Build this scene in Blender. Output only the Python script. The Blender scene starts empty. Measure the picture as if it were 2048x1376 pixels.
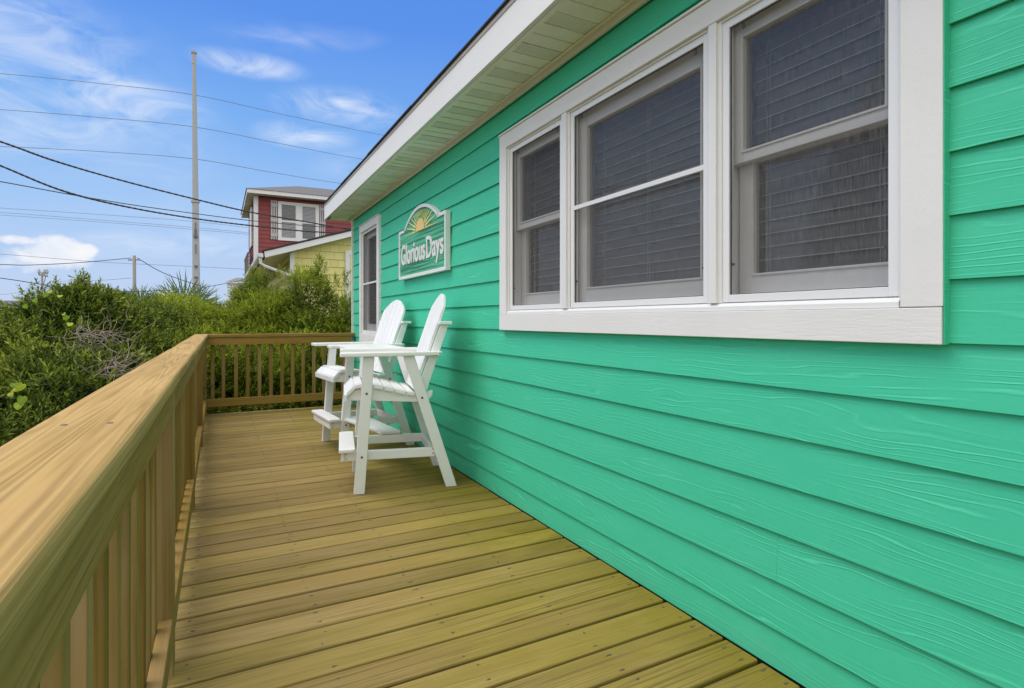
import bpy, math, random
import numpy as np
from mathutils import Vector, Matrix

# ------------------------------------------------------------------ camera, sky, sun
FPX, U0, V0, EYE = 1117.0, 1024.0, 641.0, 1.09      # calibration of the photograph (2048 x 1376)
YAW = math.radians(27.7)
SA, CA = math.sin(YAW), math.cos(YAW)
sc = bpy.context.scene
col = sc.collection
cam_d = bpy.data.cameras.new("camera"); cam = bpy.data.objects.new("camera", cam_d); col.objects.link(cam)
cam.location = (0, 0, EYE); cam.rotation_euler = (math.radians(90), 0, -YAW)
cam_d.sensor_width = 36; cam_d.lens = 36*FPX/2048; cam_d.shift_y = -(688-V0)/2048
cam_d.clip_start = 0.02; cam_d.clip_end = 3000
sc.camera = cam
sc.view_settings.view_transform = 'Standard'; sc.view_settings.look = 'None'
sc.view_settings.exposure = 0.12; sc.view_settings.gamma = 1.0

SUN_EL, SUN_AZ = math.radians(58), math.radians(-62)   # azimuth from +Y towards +X
sd = bpy.data.lights.new("sun", 'SUN'); sun = bpy.data.objects.new("sun", sd); col.objects.link(sun)
sd.energy = 1.7; sd.angle = math.radians(40); sd.color = (1.0, 0.95, 0.88)
sdir = Vector((math.sin(SUN_AZ)*math.cos(SUN_EL), math.cos(SUN_AZ)*math.cos(SUN_EL), math.sin(SUN_EL)))
sun.rotation_euler = sdir.to_track_quat('Z', 'Y').to_euler()

def azel(u, v):
    t = (u-U0)/FPX
    x, y = t*CA+SA, CA-t*SA
    return math.atan2(x, y), math.atan2(-(v-V0)/FPX, math.hypot(x, y))

class NT:
    """tiny node-tree helper"""
    def __init__(s, nt): s.nt = nt; s.N = nt.nodes; s.L = nt.links
    def n(s, typ, **kw):
        x = s.N.new(typ)
        for k, v in kw.items(): setattr(x, k, v)
        return x
    def inp(s, sock, v):
        if hasattr(v, 'is_linked') or isinstance(v, bpy.types.NodeSocket): s.L.new(v, sock)
        else: sock.default_value = v
    def m(s, op, a, b=0.0, c=None, clamp=False):
        x = s.n('ShaderNodeMath', operation=op, use_clamp=clamp)
        s.inp(x.inputs[0], a); s.inp(x.inputs[1], b)
        if c is not None: s.inp(x.inputs[2], c)
        return x.outputs[0]
    def mix(s, f, a, b, mode='MIX'):
        x = s.n('ShaderNodeMix', data_type='RGBA', blend_type=mode)
        s.inp(x.inputs[0], f)
        s.inp(x.inputs[6], a if not isinstance(a, tuple) else (*a[:3], 1)); s.inp(x.inputs[7], b if not isinstance(b, tuple) else (*b[:3], 1))
        return x.outputs[2]
    def ramp(s, f, stops, interp='LINEAR'):
        x = s.n('ShaderNodeValToRGB'); x.color_ramp.interpolation = interp
        e = x.color_ramp.elements
        while len(e) < len(stops): e.new(0.5)
        for k, (p, c) in enumerate(stops):
            e[k].position = p; e[k].color = (*c, 1) if isinstance(c, tuple) else (c, c, c, 1)
        s.inp(x.inputs[0], f); return x.outputs[0]
    def noise(s, vec, scale, detail=3, rough=0.55, dist=0.0, lac=2.0):
        x = s.n('ShaderNodeTexNoise'); s.inp(x.inputs['Vector'], vec)
        x.inputs['Scale'].default_value = scale; x.inputs['Detail'].default_value = detail
        x.inputs['Roughness'].default_value = rough; x.inputs['Distortion'].default_value = dist
        return x.outputs['Fac']
    def map(s, vec, scale=(1,1,1), loc=(0,0,0), rot=(0,0,0)):
        x = s.n('ShaderNodeMapping'); s.inp(x.inputs[0], vec)
        s.inp(x.inputs['Scale'], scale); s.inp(x.inputs['Location'], loc); s.inp(x.inputs['Rotation'], rot)
        return x.outputs[0]
    def comb(s, x, y, z):
        c = s.n('ShaderNodeCombineXYZ'); s.inp(c.inputs[0], x); s.inp(c.inputs[1], y); s.inp(c.inputs[2], z); return c.outputs[0]

w = bpy.data.worlds.new("World"); sc.world = w; w.use_nodes = True
T = NT(w.node_tree); T.N.clear()
tc = T.n('ShaderNodeTexCoord').outputs['Generated']
sep = T.n('ShaderNodeSeparateXYZ'); T.L.new(tc, sep.inputs[0])
sx, sy, sz = sep.outputs
az = T.m('ARCTAN2', sx, sy); el = T.m('ARCSINE', sz)
# clear blue air, deeper overhead, pale at the horizon (elevation 0 .. 45 degrees)
e01 = T.m('DIVIDE', el, math.radians(45), clamp=True)
base = T.ramp(e01, [(0.0, (.53,.65,.90)), (.08, (.50,.64,.91)), (.22, (.37,.585,.93)), (.40, (.20,.45,.92)), (.60, (.105,.30,.87)), (1.0, (.06,.20,.74))])
nish = T.n('ShaderNodeTexSky', sky_type='NISHITA', sun_disc=False)
nish.sun_elevation = SUN_EL; nish.sun_rotation = SUN_AZ; nish.air_density = 1.0; nish.dust_density = 0.5; nish.ozone_density = 3.0
nsc = T.n('ShaderNodeVectorMath', operation='SCALE'); T.L.new(nish.outputs[0], nsc.inputs[0]); nsc.inputs['Scale'].default_value = 0.09
skyc = T.mix(0.12, base, nsc.outputs[0])
P2 = T.comb(az, el, 0.0)
def ell(u, v, wu, hv, rot=0.0, p=1.6):
    a0, e0 = azel(u, v)
    ku, kv = wu/FPX, hv/FPX
    da = T.m('SUBTRACT', az, a0); de = T.m('SUBTRACT', el, e0)
    c_, s_ = math.cos(rot), math.sin(rot)
    x = T.m('DIVIDE', T.m('ADD', T.m('MULTIPLY', da, c_), T.m('MULTIPLY', de, s_)), ku)
    y = T.m('DIVIDE', T.m('SUBTRACT', T.m('MULTIPLY', de, c_), T.m('MULTIPLY', da, s_)), kv)
    r2 = T.m('ADD', T.m('MULTIPLY', x, x), T.m('MULTIPLY', y, y))
    return T.m('POWER', T.m('SUBTRACT', 1.0, r2, clamp=True), p)
wisp = T.noise(T.map(P2, scale=(5, 13, 1), rot=(0, 0, .35)), 1.6, 6, .58, 1.1)
wisp = T.m('MULTIPLY', T.m('SUBTRACT', wisp, 0.34, clamp=True), 3.0, clamp=True)
cir = None
for (u, v, wu, hv, rot, amp) in [(60,130,330,150,-.35,.5), (190,180,200,60,-.10,.75), (500,129,115,26,0,.8), (680,215,140,42,0,.75), (612,272,110,30,0,.6),
                            (30,262,150,50,0,.5), (330,490,210,32,.05,.45), (600,75,180,28,.1,.22), (720,330,120,40,.1,.2), (60,30,220,60,0,.25), (450,440,300,60,0,.15)]:
    q = T.m('MULTIPLY', ell(u, v, wu, hv, rot), amp)
    cir = q if cir is None else T.m('MAXIMUM', cir, q)
cir = T.m('MULTIPLY', cir, wisp, clamp=True)
c1 = T.mix(cir, skyc, (.92,.95,1.0))
# cumulus low on the left, with lobed edge
lobe = T.noise(T.map(P2, scale=(1, 1.3, 1)), 26, 5, .55, .3)
cum = None
for (u, v, wu, hv, amp) in [(105,512,82,36,1.12), (115,492,48,28,1.2), (172,503,26,20,1.05), (42,481,52,13,1.0), (40,530,150,26,.80)]:
    q = T.m('MULTIPLY', ell(u, v, wu, hv, 0, 1.0), amp)
    cum = q if cum is None else T.m('MAXIMUM', cum, q)
cm = T.m('MULTIPLY', T.m('SUBTRACT', T.m('ADD', cum, T.m('MULTIPLY', lobe, 1.15)), 1.20), 3.0, clamp=True)
cm = T.m('MULTIPLY', cm, T.m('GREATER_THAN', cum, 0.001))
c2 = T.mix(T.m('MULTIPLY', cm, .84), c1, T.mix(T.m('MULTIPLY', T.m('SUBTRACT', lobe, .3), 2.2, clamp=True), (.80,.84,.93), (1.0,.98,.95)))
# bright cloud deck added unseen overhead and behind the photographer to soften the light
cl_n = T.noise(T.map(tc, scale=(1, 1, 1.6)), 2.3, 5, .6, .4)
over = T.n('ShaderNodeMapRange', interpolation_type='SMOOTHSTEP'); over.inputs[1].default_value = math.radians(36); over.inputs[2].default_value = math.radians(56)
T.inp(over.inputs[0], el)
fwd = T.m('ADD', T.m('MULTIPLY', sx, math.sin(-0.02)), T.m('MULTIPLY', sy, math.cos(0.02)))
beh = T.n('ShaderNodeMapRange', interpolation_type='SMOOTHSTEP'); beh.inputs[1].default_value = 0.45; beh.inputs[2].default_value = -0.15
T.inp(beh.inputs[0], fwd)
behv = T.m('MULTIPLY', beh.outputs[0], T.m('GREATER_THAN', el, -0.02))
fill_cloud = T.m('MAXIMUM', over.outputs[0], behv)
c3 = T.mix(T.m('MULTIPLY', fill_cloud, T.m('ADD', .72, T.m('MULTIPLY', cl_n, .4)), clamp=True), c2, (1.46,1.43,1.40))
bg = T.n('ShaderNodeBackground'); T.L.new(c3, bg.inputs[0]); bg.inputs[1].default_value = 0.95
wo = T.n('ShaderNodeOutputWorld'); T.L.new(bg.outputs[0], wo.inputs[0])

# ------------------------------------------------------------------ helpers
R = random.Random(7)
def proj(p):
    X, Y, Z = p[0], p[1], p[2]-EYE
    d = X*SA+Y*CA; r = X*CA-Y*SA
    return U0+FPX*r/d, V0-FPX*Z/d
def at_d(u, v, d):
    r = (u-U0)/FPX*d
    return (r*CA+d*SA, d*CA-r*SA, EYE-(v-V0)/FPX*d)
def at_y(u, v, Y):
    t = (u-U0)/FPX; d = Y/(CA-t*SA)
    return at_d(u, v, d)

class MB:
    def __init__(s): s.v = []; s.f = []; s.r = []; s.mi = []
    def add(s, vs, fs, rnd=None, mi=0):
        b = len(s.v); s.v += [tuple(x) for x in vs]
        if rnd is None: rnd = R.random()
        for f in fs: s.f.append(tuple(i+b for i in f)); s.r.append(rnd); s.mi.append(mi)
        return s
    def box(s, x0, x1, y0, y1, z0, z1, rnd=None, mi=0):
        v = [(x0,y0,z0),(x1,y0,z0),(x1,y1,z0),(x0,y1,z0),(x0,y0,z1),(x1,y0,z1),(x1,y1,z1),(x0,y1,z1)]
        return s.add(v, [(0,3,2,1),(4,5,6,7),(0,1,5,4),(1,2,6,5),(2,3,7,6),(3,0,4,7)], rnd, mi)
    def prism(s, poly, a0, a1, axis='y', rnd=None, mi=0):
        """poly: 2-D points (counter-clockwise any), extruded along axis from a0 to a1"""
        n = len(poly)
        def P(p, a):
            return {'y': (p[0], a, p[1]), 'x': (a, p[0], p[1]), 'z': (p[0], p[1], a)}[axis]
        v = [P(p, a0) for p in poly]+[P(p, a1) for p in poly]
        f = [tuple(range(n)), tuple(range(2*n-1, n-1, -1))]+[(i, i+n, (i+1) % n+n, (i+1) % n) for i in range(n)]
        return s.add(v, f, rnd, mi)
    def tube(s, pts, r, n=8, rnd=None, mi=0, caps=True):
        pts = [Vector(p) for p in pts]; rs = r if isinstance(r, (list, tuple)) else [r]*len(pts)
        vs = []; fs = []
        for i, p in enumerate(pts):
            a = pts[max(i-1, 0)]; b = pts[min(i+1, len(pts)-1)]
            t = (b-a).normalized(); u = t.orthogonal() if i == 0 else (u-t*u.dot(t))
            u.normalize(); w_ = t.cross(u)
            for k in range(n):
                an = 2*math.pi*k/n; vs.append(p+(u*math.cos(an)+w_*math.sin(an))*rs[i])
        for i in range(len(pts)-1):
            for k in range(n): fs.append((i*n+k, i*n+(k+1) % n, (i+1)*n+(k+1) % n, (i+1)*n+k))
        if caps: fs.append(tuple(range(n-1, -1, -1))); fs.append(tuple(range((len(pts)-1)*n, len(pts)*n)))
        return s.add(vs, fs, rnd, mi)
    def build(s, name, mats, parent=None, bevel=0.0, seg=2, smooth=False, fixn=True):
        me = bpy.data.meshes.new(name); me.from_pydata(s.v, [], s.f)
        if not isinstance(mats, (list, tuple)): mats = [mats]
        for m_ in mats: me.materials.append(m_)
        me.polygons.foreach_set('material_index', s.mi)
        at = me.attributes.new('rnd', 'FLOAT', 'FACE'); at.data.foreach_set('value', s.r)
        if smooth: me.polygons.foreach_set('use_smooth', [True]*len(s.f))
        me.update()
        if fixn:
            import bmesh
            bm = bmesh.new(); bm.from_mesh(me); bmesh.ops.recalc_face_normals(bm, faces=bm.faces); bm.to_mesh(me); bm.free()
        o = bpy.data.objects.new(name, me); col.objects.link(o)
        if parent: o.parent = parent
        if bevel:
            b = o.modifiers.new('bevel', 'BEVEL'); b.width = bevel; b.segments = seg; b.limit_method = 'ANGLE'; b.angle_limit = math.radians(40)
        return o

def tag(o, label=None, cat=None, group=None, kind=None):
    if label: o['label'] = label
    if cat: o['category'] = cat
    if group: o['group'] = group
    if kind: o['kind'] = kind
    return o
def empty(name, loc=(0,0,0), rz=0.0):
    o = bpy.data.objects.new(name, None); o.location = loc; o.rotation_euler = (0,0,rz); o.empty_display_size = .1
    col.objects.link(o); return o
def kids(o): return [c for c in bpy.data.objects if c.parent is o]
def copy_tree(o, parent=None):
    c = o.copy(); col.objects.link(c); c.parent = parent
    for ch in kids(o): copy_tree(ch, c)
    return c

# ------------------------------------------------------------------ materials
def mat(name):
    m_ = bpy.data.materials.new(name); m_.use_nodes = True
    t = NT(m_.node_tree); t.N.clear()
    o = t.n('ShaderNodeOutputMaterial'); b = t.n('ShaderNodeBsdfPrincipled'); t.L.new(b.outputs[0], o.inputs[0])
    t.out = o; t.b = b
    t.obj = t.n('ShaderNodeTexCoord').outputs['Object']
    return m_, t
def attr(t):
    a = t.n('ShaderNodeAttribute'); a.attribute_name = 'rnd'; return a.outputs['Fac']
def bump(t, h, strength, dist):
    b = t.n('ShaderNodeBump'); b.inputs['Strength'].default_value = strength; b.inputs['Distance'].default_value = dist
    t.L.new(h, b.inputs['Height']); t.L.new(b.outputs[0], t.b.inputs['Normal']); return b
def simple(name, c, rough=.6, nz=.06, scale=8, bmp=0.0, spec=.5, metal=0.0, stretch=(1,1,1)):
    m_, t = mat(name)
    v = t.map(t.obj, scale=stretch)
    n1 = t.noise(v, scale, 5, .6)
    k = t.m('ADD', 1-nz, t.m('MULTIPLY', n1, 2*nz))
    rr = attr(t); k = t.m('MULTIPLY', k, t.m('ADD', .97, t.m('MULTIPLY', rr, .06)))
    cc = t.n('ShaderNodeVectorMath', operation='SCALE'); cc.inputs[0].default_value = c; t.L.new(k, cc.inputs['Scale'])
    t.L.new(cc.outputs[0], t.b.inputs['Base Color']); t.b.inputs['Roughness'].default_value = rough
    t.b.inputs['Specular IOR Level'].default_value = spec; t.b.inputs['Metallic'].default_value = metal
    if bmp: bump(t, t.noise(v, scale*9, 4, .6), bmp, .002)
    return m_

def siding_mat(name, c_lo, c_hi, amp=1.0, freq=1.0, dirt=(.9, .95)):
    """fibre cement plank embossed with flowing wood grain; grain runs along local y"""
    m_, t = mat(name)
    rr = attr(t)
    off = t.comb(t.m('MULTIPLY', rr, 17.3), t.m('MULTIPLY', rr, 91.7), t.m('MULTIPLY', rr, 37.1))
    vadd = t.n('ShaderNodeVectorMath', operation='ADD'); t.L.new(t.obj, vadd.inputs[0]); t.L.new(off, vadd.inputs[1])
    p = vadd.outputs[0]
    f1 = t.noise(t.map(p, scale=(.0, .75*freq, 5.5*freq)), 1.0, 3, .5, .35)
    ph = t.m('ADD', t.m('MULTIPLY', f1, 60), t.m('MULTIPLY', t.noise(t.map(p, scale=(0, 8, 24)), 1.0, 2, .5), 3.0))
    sepz = t.n('ShaderNodeSeparateXYZ'); t.L.new(p, sepz.inputs[0])
    ph = t.m('ADD', ph, t.m('MULTIPLY', sepz.outputs[2], 330*freq))
    sn = t.m('SINE', ph)
    ridge = t.m('POWER', t.m('MULTIPLY', t.m('ADD', sn, 1.0), .5), 12.0)
    dk = t.m('POWER', t.m('MULTIPLY', t.m('SUBTRACT', 1.0, t.m('SINE', t.m('ADD', ph, 1.2))), .5), 14.0)
    # grain lines fade in and out
    fade = t.noise(t.map(p, scale=(0, 2.3, 13)), 1.0, 3, .6)
    fade = t.m('MULTIPLY', t.m('SUBTRACT', fade, .42, clamp=True), 5.0, clamp=True)
    ridge = t.m('MULTIPLY', ridge, fade); dk = t.m('MULTIPLY', dk, t.m('MULTIPLY', t.m('SUBTRACT', fade, .25, clamp=True), t.noise(t.map(p, scale=(0, 1.7, 9), loc=(0, 7, 3)), 1.0, 3, .6)))
    fine = t.noise(t.map(p, scale=(0, 6, 160)), 1.0, 3, .6)
    sand = t.noise(p, 900, 2, .6)
    h = t.m('ADD', t.m('ADD', ridge, t.m('MULTIPLY', fine, .22)), t.m('MULTIPLY', sand, .10))
    bump(t, h, .62*amp, .0017)
    big = t.noise(t.map(p, scale=(1, .5, 2)), 1.6, 4, .6)
    spk = t.noise(p, 60, 3, .7)
    kk = t.m('ADD', t.m('MULTIPLY', big, .6), t.m('MULTIPLY', spk, .4))
    cc = t.mix(kk, c_lo, c_hi)
    cc = t.mix(t.m('MULTIPLY', ridge, .34), cc, tuple(min(1, x*1.25+.06) for x in c_hi))
    cc = t.mix(t.m('MULTIPLY', dk, .45), cc, tuple(x*.45 for x in c_lo))
    # rain splash dirt low on the wall and faint chalky patches
    so = t.n('ShaderNodeSeparateXYZ'); t.L.new(t.obj, so.inputs[0])
    spl = t.m('MULTIPLY', t.m('SUBTRACT', .16, t.m('ADD', so.outputs[2], t.m('MULTIPLY', t.noise(t.obj, 7, 4, .7), .12)), clamp=True), 5.0, clamp=True)
    cc = t.mix(t.m('MULTIPLY', spl, .35), cc, (.10,.22,.10))
    ck = t.noise(t.map(t.obj, scale=(1, .8, 3.5)), 2.4, 6, .7)
    cc = t.mix(t.m('MULTIPLY', t.m('SUBTRACT', ck, .52, clamp=True), .9, clamp=True), cc, (.16,.66,.46))
    t.L.new(cc, t.b.inputs['Base Color']); t.b.inputs['Roughness'].default_value = .62
    t.b.inputs['Specular IOR Level'].default_value = .28
    return m_

def wood_mat(name, axis, cols, rough=.75, green=0.0, contrast=1.0, knots=True, pink=True, greyx=None):
    """pressure treated pine; axis = index of the direction the grain runs in"""
    m_, t = mat(name)
    rr = attr(t)
    off = t.comb(t.m('MULTIPLY', rr, 23.1), t.m('MULTIPLY', rr, 71.3), t.m('MULTIPLY', rr, 47.9))
    vadd = t.n('ShaderNodeVectorMath', operation='ADD'); t.L.new(t.obj, vadd.inputs[0]); t.L.new(off, vadd.inputs[1])
    p = vadd.outputs[0]
    def st(along, across):
        s_ = [across]*3; s_[axis] = along; return tuple(s_)
    # knots bend the grain
    warp = t.noise(t.map(p, scale=st(1.1, 5)), 1.0, 3, .5)
    q = t.noise(t.map(p, scale=st(.20, 11)), 1.0, 2, .5, .12)
    rings = t.m('SINE', t.m('ADD', t.m('MULTIPLY', q, 78), t.m('MULTIPLY', warp, 7)))
    rings = t.m('MULTIPLY', t.m('ADD', rings, 1), .5)
    late = t.m('POWER', rings, 6.0)
    lf = t.noise(t.map(p, scale=st(.9, 6), loc=(2, 8, 4)), 1.0, 3, .6)
    late = t.m('MULTIPLY', late, t.m('MULTIPLY', t.m('SUBTRACT', lf, .36, clamp=True), 4.5, clamp=True))
    fib = t.noise(t.map(p, scale=st(4, 190)), 1.0, 4, .65)
    streak = t.noise(t.map(p, scale=st(1.2, 34)), 1.0, 4, .6)
    tone = t.noise(t.map(p, scale=st(.8, 5)), 1.0, 4, .6)
    k = t.m('ADD', t.m('MULTIPLY', rings, .20*contrast), t.m('ADD', t.m('MULTIPLY', streak, .42), t.m('MULTIPLY', fib, .38)))
    k = t.m('ADD', t.m('MULTIPLY', t.m('SUBTRACT', k, .5), 1.15*contrast), .5, clamp=True)
    cc = t.ramp(k, [(.16, cols[2]), (.5, cols[1]), (.95, cols[0])])
    if pink:
        cc = t.mix(t.m('MULTIPLY', t.m('SUBTRACT', tone, .46, clamp=True), 2.4, clamp=True), cc, pink if isinstance(pink, tuple) else (.50,.34,.19))
    tone2 = t.noise(t.map(p, scale=st(1.3, 4), loc=(3, 5, 9)), 1.0, 4, .6)
    cc = t.mix(t.m('MULTIPLY', t.m('SUBTRACT', tone2, .46, clamp=True), 2.2, clamp=True), cc, (.31,.195,.055))
    if greyx is not None:      # boards differ: some yellower, some browner
        rb = t.m('FRACT', t.m('MULTIPLY', rr, 7.77))
        cc = t.mix(t.m('MULTIPLY', t.m('SUBTRACT', rb, .55, clamp=True), 1.1), cc, (.42,.33,.075))
        cc = t.mix(t.m('MULTIPLY', t.m('SUBTRACT', .35, rb, clamp=True), 1.2), cc, (.26,.175,.075))
    if greyx is not None:      # olive tint towards the wall: green light bounced off it, put into the colour
        sx_ = t.n('ShaderNodeSeparateXYZ'); t.L.new(t.obj, sx_.inputs[0])
        wn = t.noise(t.map(t.obj, scale=(1, 1, 1)), 1.9, 4, .6)
        gx = t.m('MULTIPLY', t.m('SUBTRACT', t.m('ADD', sx_.outputs[0], t.m('MULTIPLY', t.m('SUBTRACT', wn, .5), 1.6)), greyx[0]), greyx[1], clamp=True)
        cc = t.mix(t.m('MULTIPLY', gx, greyx[2]), cc, (.205,.168,.012))
        yl = t.noise(t.map(t.obj, scale=(1.4, 2.6, 1), loc=(4, 1, 2)), 1.3, 4, .65)
        cc = t.mix(t.m('MULTIPLY', t.m('MULTIPLY', t.m('SUBTRACT', yl, .54, clamp=True), 3.5, clamp=True), gx), cc, (.42,.33,.05))
    cc = t.mix(t.m('MULTIPLY', late, .42*contrast), cc, tuple(x*.62 for x in cols[2]))
    br = t.m('ADD', .86, t.m('MULTIPLY', rr, .26))
    s_ = t.n('ShaderNodeVectorMath', operation='SCALE'); t.L.new(cc, s_.inputs[0]); t.L.new(br, s_.inputs['Scale'])
    cc = s_.outputs[0]
    if greyx is not None:
        sm = t.noise(t.map(t.obj, scale=(2.2, 9, 1), loc=(9, 3, 0)), 1.7, 5, .7)
        cc = t.mix(t.m('MULTIPLY', t.m('MULTIPLY', t.m('SUBTRACT', sm, .67, clamp=True), 7, clamp=True), .55), cc, (.50,.48,.38))
        gm = t.noise(t.map(t.obj, scale=(1.2, 3.5, 1), loc=(1, 7, 0)), 1.9, 5, .7)
        cc = t.mix(t.m('MULTIPLY', t.m('MULTIPLY', t.m('SUBTRACT', gm, .58, clamp=True), 4, clamp=True), .35), cc, (.11,.09,.035))
    crk = t.noise(t.map(p, scale=st(2.2, 150), loc=(6, 6, 1)), 1.0, 2, .5)
    cc = t.mix(t.m('MULTIPLY', t.m('SUBTRACT', crk, .71, clamp=True), 9.0, clamp=True), cc, tuple(x*.35 for x in cols[2]))
    if knots:
        vo = t.n('ShaderNodeTexVoronoi'); t.L.new(t.map(p, scale=st(1.5, 6.5)), vo.inputs['Vector']); vo.inputs['Scale'].default_value = 1.0
        kd = t.m('SUBTRACT', 1.0, t.m('MULTIPLY', vo.outputs['Distance'], 9.0), clamp=True)
        pick = t.n('ShaderNodeSeparateColor'); t.L.new(vo.outputs['Color'], pick.inputs[0])
        kd = t.m('MULTIPLY', kd, t.m('GREATER_THAN', pick.outputs[0], .60))
        ring = t.m('MULTIPLY', t.m('SUBTRACT', 1.0, t.m('MULTIPLY', t.m('ABSOLUTE', t.m('SUBTRACT', vo.outputs['Distance'], .15)), 22.0), clamp=True), t.m('GREATER_THAN', pick.outputs[0], .60))
        cc = t.mix(t.m('MULTIPLY', ring, .35), cc, (.20,.115,.035))
        cc = t.mix(t.m('MULTIPLY', kd, .75), cc, (.13,.075,.03))
    t.L.new(cc, t.b.inputs['Base Color']); t.b.inputs['Roughness'].default_value = rough
    t.b.inputs['Specular IOR Level'].default_value = .12
    bump(t, t.m('ADD', fib, t.m('MULTIPLY', rings, .6)), .35, .0016)
    return m_

GREEN = siding_mat('green_siding', (.046,.49,.285), (.072,.60,.375))

MID = [(.41,.265,.072), (.31,.195,.044), (.165,.10,.020)]
W_DECK = wood_mat('deck_wood', 0, [(.42,.305,.120), (.325,.232,.078), (.17,.12,.034)], greyx=(.50, .80, .90), contrast=1.45, pink=(.41,.28,.125))
W_CAP_Y = wood_mat('cap_wood', 1, [(.60,.41,.165), (.50,.33,.12), (.30,.185,.06)], contrast=1.4, pink=(.56,.355,.17))
W_CAP_X = wood_mat('cap_wood_across', 0, MID)
W_RAIL_Y = wood_mat('rail_wood', 1, MID)
W_RAIL_X = wood_mat('rail_wood_across', 0, MID, pink=(.36,.22,.07))
W_POST = wood_mat('post_wood', 2, MID)
W_BAL = wood_mat('baluster_wood', 2, [(.31,.205,.05), (.235,.155,.034), (.14,.088,.02)], knots=False)
SCREW = simple('screw_metal', (.22,.2,.17), .4, .1, 30, metal=.6)
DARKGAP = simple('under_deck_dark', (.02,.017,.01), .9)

def trim_mat(name, c, stretch):
    m_, t = mat(name)
    p = t.map(t.obj, scale=stretch)
    n1 = t.noise(p, 1.0, 5, .65, .3); n2 = t.noise(t.obj, 3.0, 4, .6); n3 = t.noise(t.obj, 240, 3, .6)
    cc = t.mix(t.m('MULTIPLY', t.m('SUBTRACT', n2, .35), 1.6, clamp=True), tuple(x*.92 for x in c), c)
    pit = t.m('MULTIPLY', t.m('SUBTRACT', n1, .66, clamp=True), 5, clamp=True)
    cc = t.mix(t.m('MULTIPLY', pit, .35), cc, tuple(x*.7 for x in c))
    t.L.new(cc, t.b.inputs['Base Color']); t.b.inputs['Roughness'].default_value = .6; t.b.inputs['Specular IOR Level'].default_value = .3
    bump(t, t.m('ADD', n1, t.m('MULTIPLY', n3, .3)), .55, .0018)
    return m_
TRIM_H = trim_mat('white_trim_across', (.84,.83,.81), (60, 14, 120))
TRIM_V = trim_mat('white_trim_upright', (.84,.83,.81), (60, 70, 45))
WHITE = simple('white_paint', (.78,.775,.76), .45, .03, 5)
VINYL = simple('white_window_frame', (.80,.80,.80), .35, .02, 5)
SASH = simple('white_sash', (.86,.86,.85), .4, .03, 5)
FASC = simple('fascia_white', (.82,.80,.77), .5, .05, 2.2, stretch=(1,.4,3))
FRIEZE = simple('frieze_cream', (.70,.66,.54), .6, .08, 3, stretch=(1,.5,2))
POLY = simple('white_poly_lumber', (.84,.84,.825), .42, .025, 6, bmp=.12)
BOLT = simple('bolt_metal', (.12,.12,.12), .35, .1, 30, metal=.8)
def soffit_mat():
    m_, t = mat('soffit_vinyl')
    n2 = t.noise(t.map(t.obj, scale=(3, .8, 1)), 1.5, 5, .65)
    cc = t.mix(t.m('MULTIPLY', t.m('SUBTRACT', n2, .30), 3.0, clamp=True), (.84,.80,.62), (.93,.91,.83))
    t.L.new(cc, t.b.inputs['Base Color']); t.b.inputs['Roughness'].default_value = .5
    return m_
SOFFIT = soffit_mat()
def perf_mat():
    m_, t = mat('soffit_perforated')
    v = t.map(t.obj, scale=(95, 95, 0))
    vo = t.n('ShaderNodeTexVoronoi'); t.L.new(v, vo.inputs['Vector']); vo.inputs['Scale'].default_value = 1.0; vo.inputs['Randomness'].default_value = 0.0
    hole = t.m('LESS_THAN', vo.outputs['Distance'], .25)
    n2 = t.noise(t.map(t.obj, scale=(3, .8, 1)), 1.5, 5, .65)
    cc = t.mix(t.m('MULTIPLY', t.m('SUBTRACT', n2, .30), 3.0, clamp=True), (.84,.80,.62), (.93,.91,.83))
    t.L.new(t.mix(hole, cc, (.16,.155,.11)), t.b.inputs['Base Color']); t.b.inputs['Roughness'].default_value = .5
    return m_
PERF = perf_mat()
SHING = simple('roof_shingle_dark', (.035,.035,.038), .9, .3, 60, bmp=.5)

def glass_mat():
    m_, t = mat('window_glass'); t.N.remove(t.b)
    lw = t.n('ShaderNodeLayerWeight'); lw.inputs[0].default_value = .42
    tr = t.n('ShaderNodeBsdfTransparent'); tr.inputs[0].default_value = (.62,.66,.66,1)
    gl = t.n('ShaderNodeBsdfGlossy'); gl.inputs['Roughness'].default_value = .01; gl.inputs[0].default_value = (.85,.72,.62,1)
    mx = t.n('ShaderNodeMixShader'); t.L.new(t.m('ADD', .02, t.m('MULTIPLY', lw.outputs['Fresnel'], .16), clamp=True), mx.inputs[0]); t.L.new(tr.outputs[0], mx.inputs[1]); t.L.new(gl.outputs[0], mx.inputs[2])
    t.L.new(mx.outputs[0], t.out.inputs[0]); return m_
GLASS = glass_mat()
def screen_mat():
    m_, t = mat('insect_screen')
    tr = t.n('ShaderNodeBsdfTransparent'); tr.inputs[0].default_value = (1,1,1,1)
    st = t.noise(t.map(t.obj, scale=(1, 420, 16)), 1.0, 2, .5)
    st2 = t.noise(t.map(t.obj, scale=(1, 3, 60)), 1.0, 3, .6)
    cl = t.noise(t.obj, 1.2, 2, .5)
    cc = t.mix(t.m('MULTIPLY', t.m('SUBTRACT', t.m('ADD', st, t.m('MULTIPLY', st2, .3)), .52, clamp=True), 2.6, clamp=True), (.070,.064,.066), (.24,.23,.23))
    t.L.new(cc, t.b.inputs['Base Color']); t.b.inputs['Roughness'].default_value = .8; t.b.inputs['Specular IOR Level'].default_value = .2
    mx = t.n('ShaderNodeMixShader'); t.L.new(t.m('ADD', .34, t.m('MULTIPLY', cl, .12)), mx.inputs[0])
    t.L.new(tr.outputs[0], mx.inputs[1]); t.L.new(t.b.outputs[0], mx.inputs[2]); t.L.new(mx.outputs[0], t.out.inputs[0])
    return m_
SCREEN = screen_mat()
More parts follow.
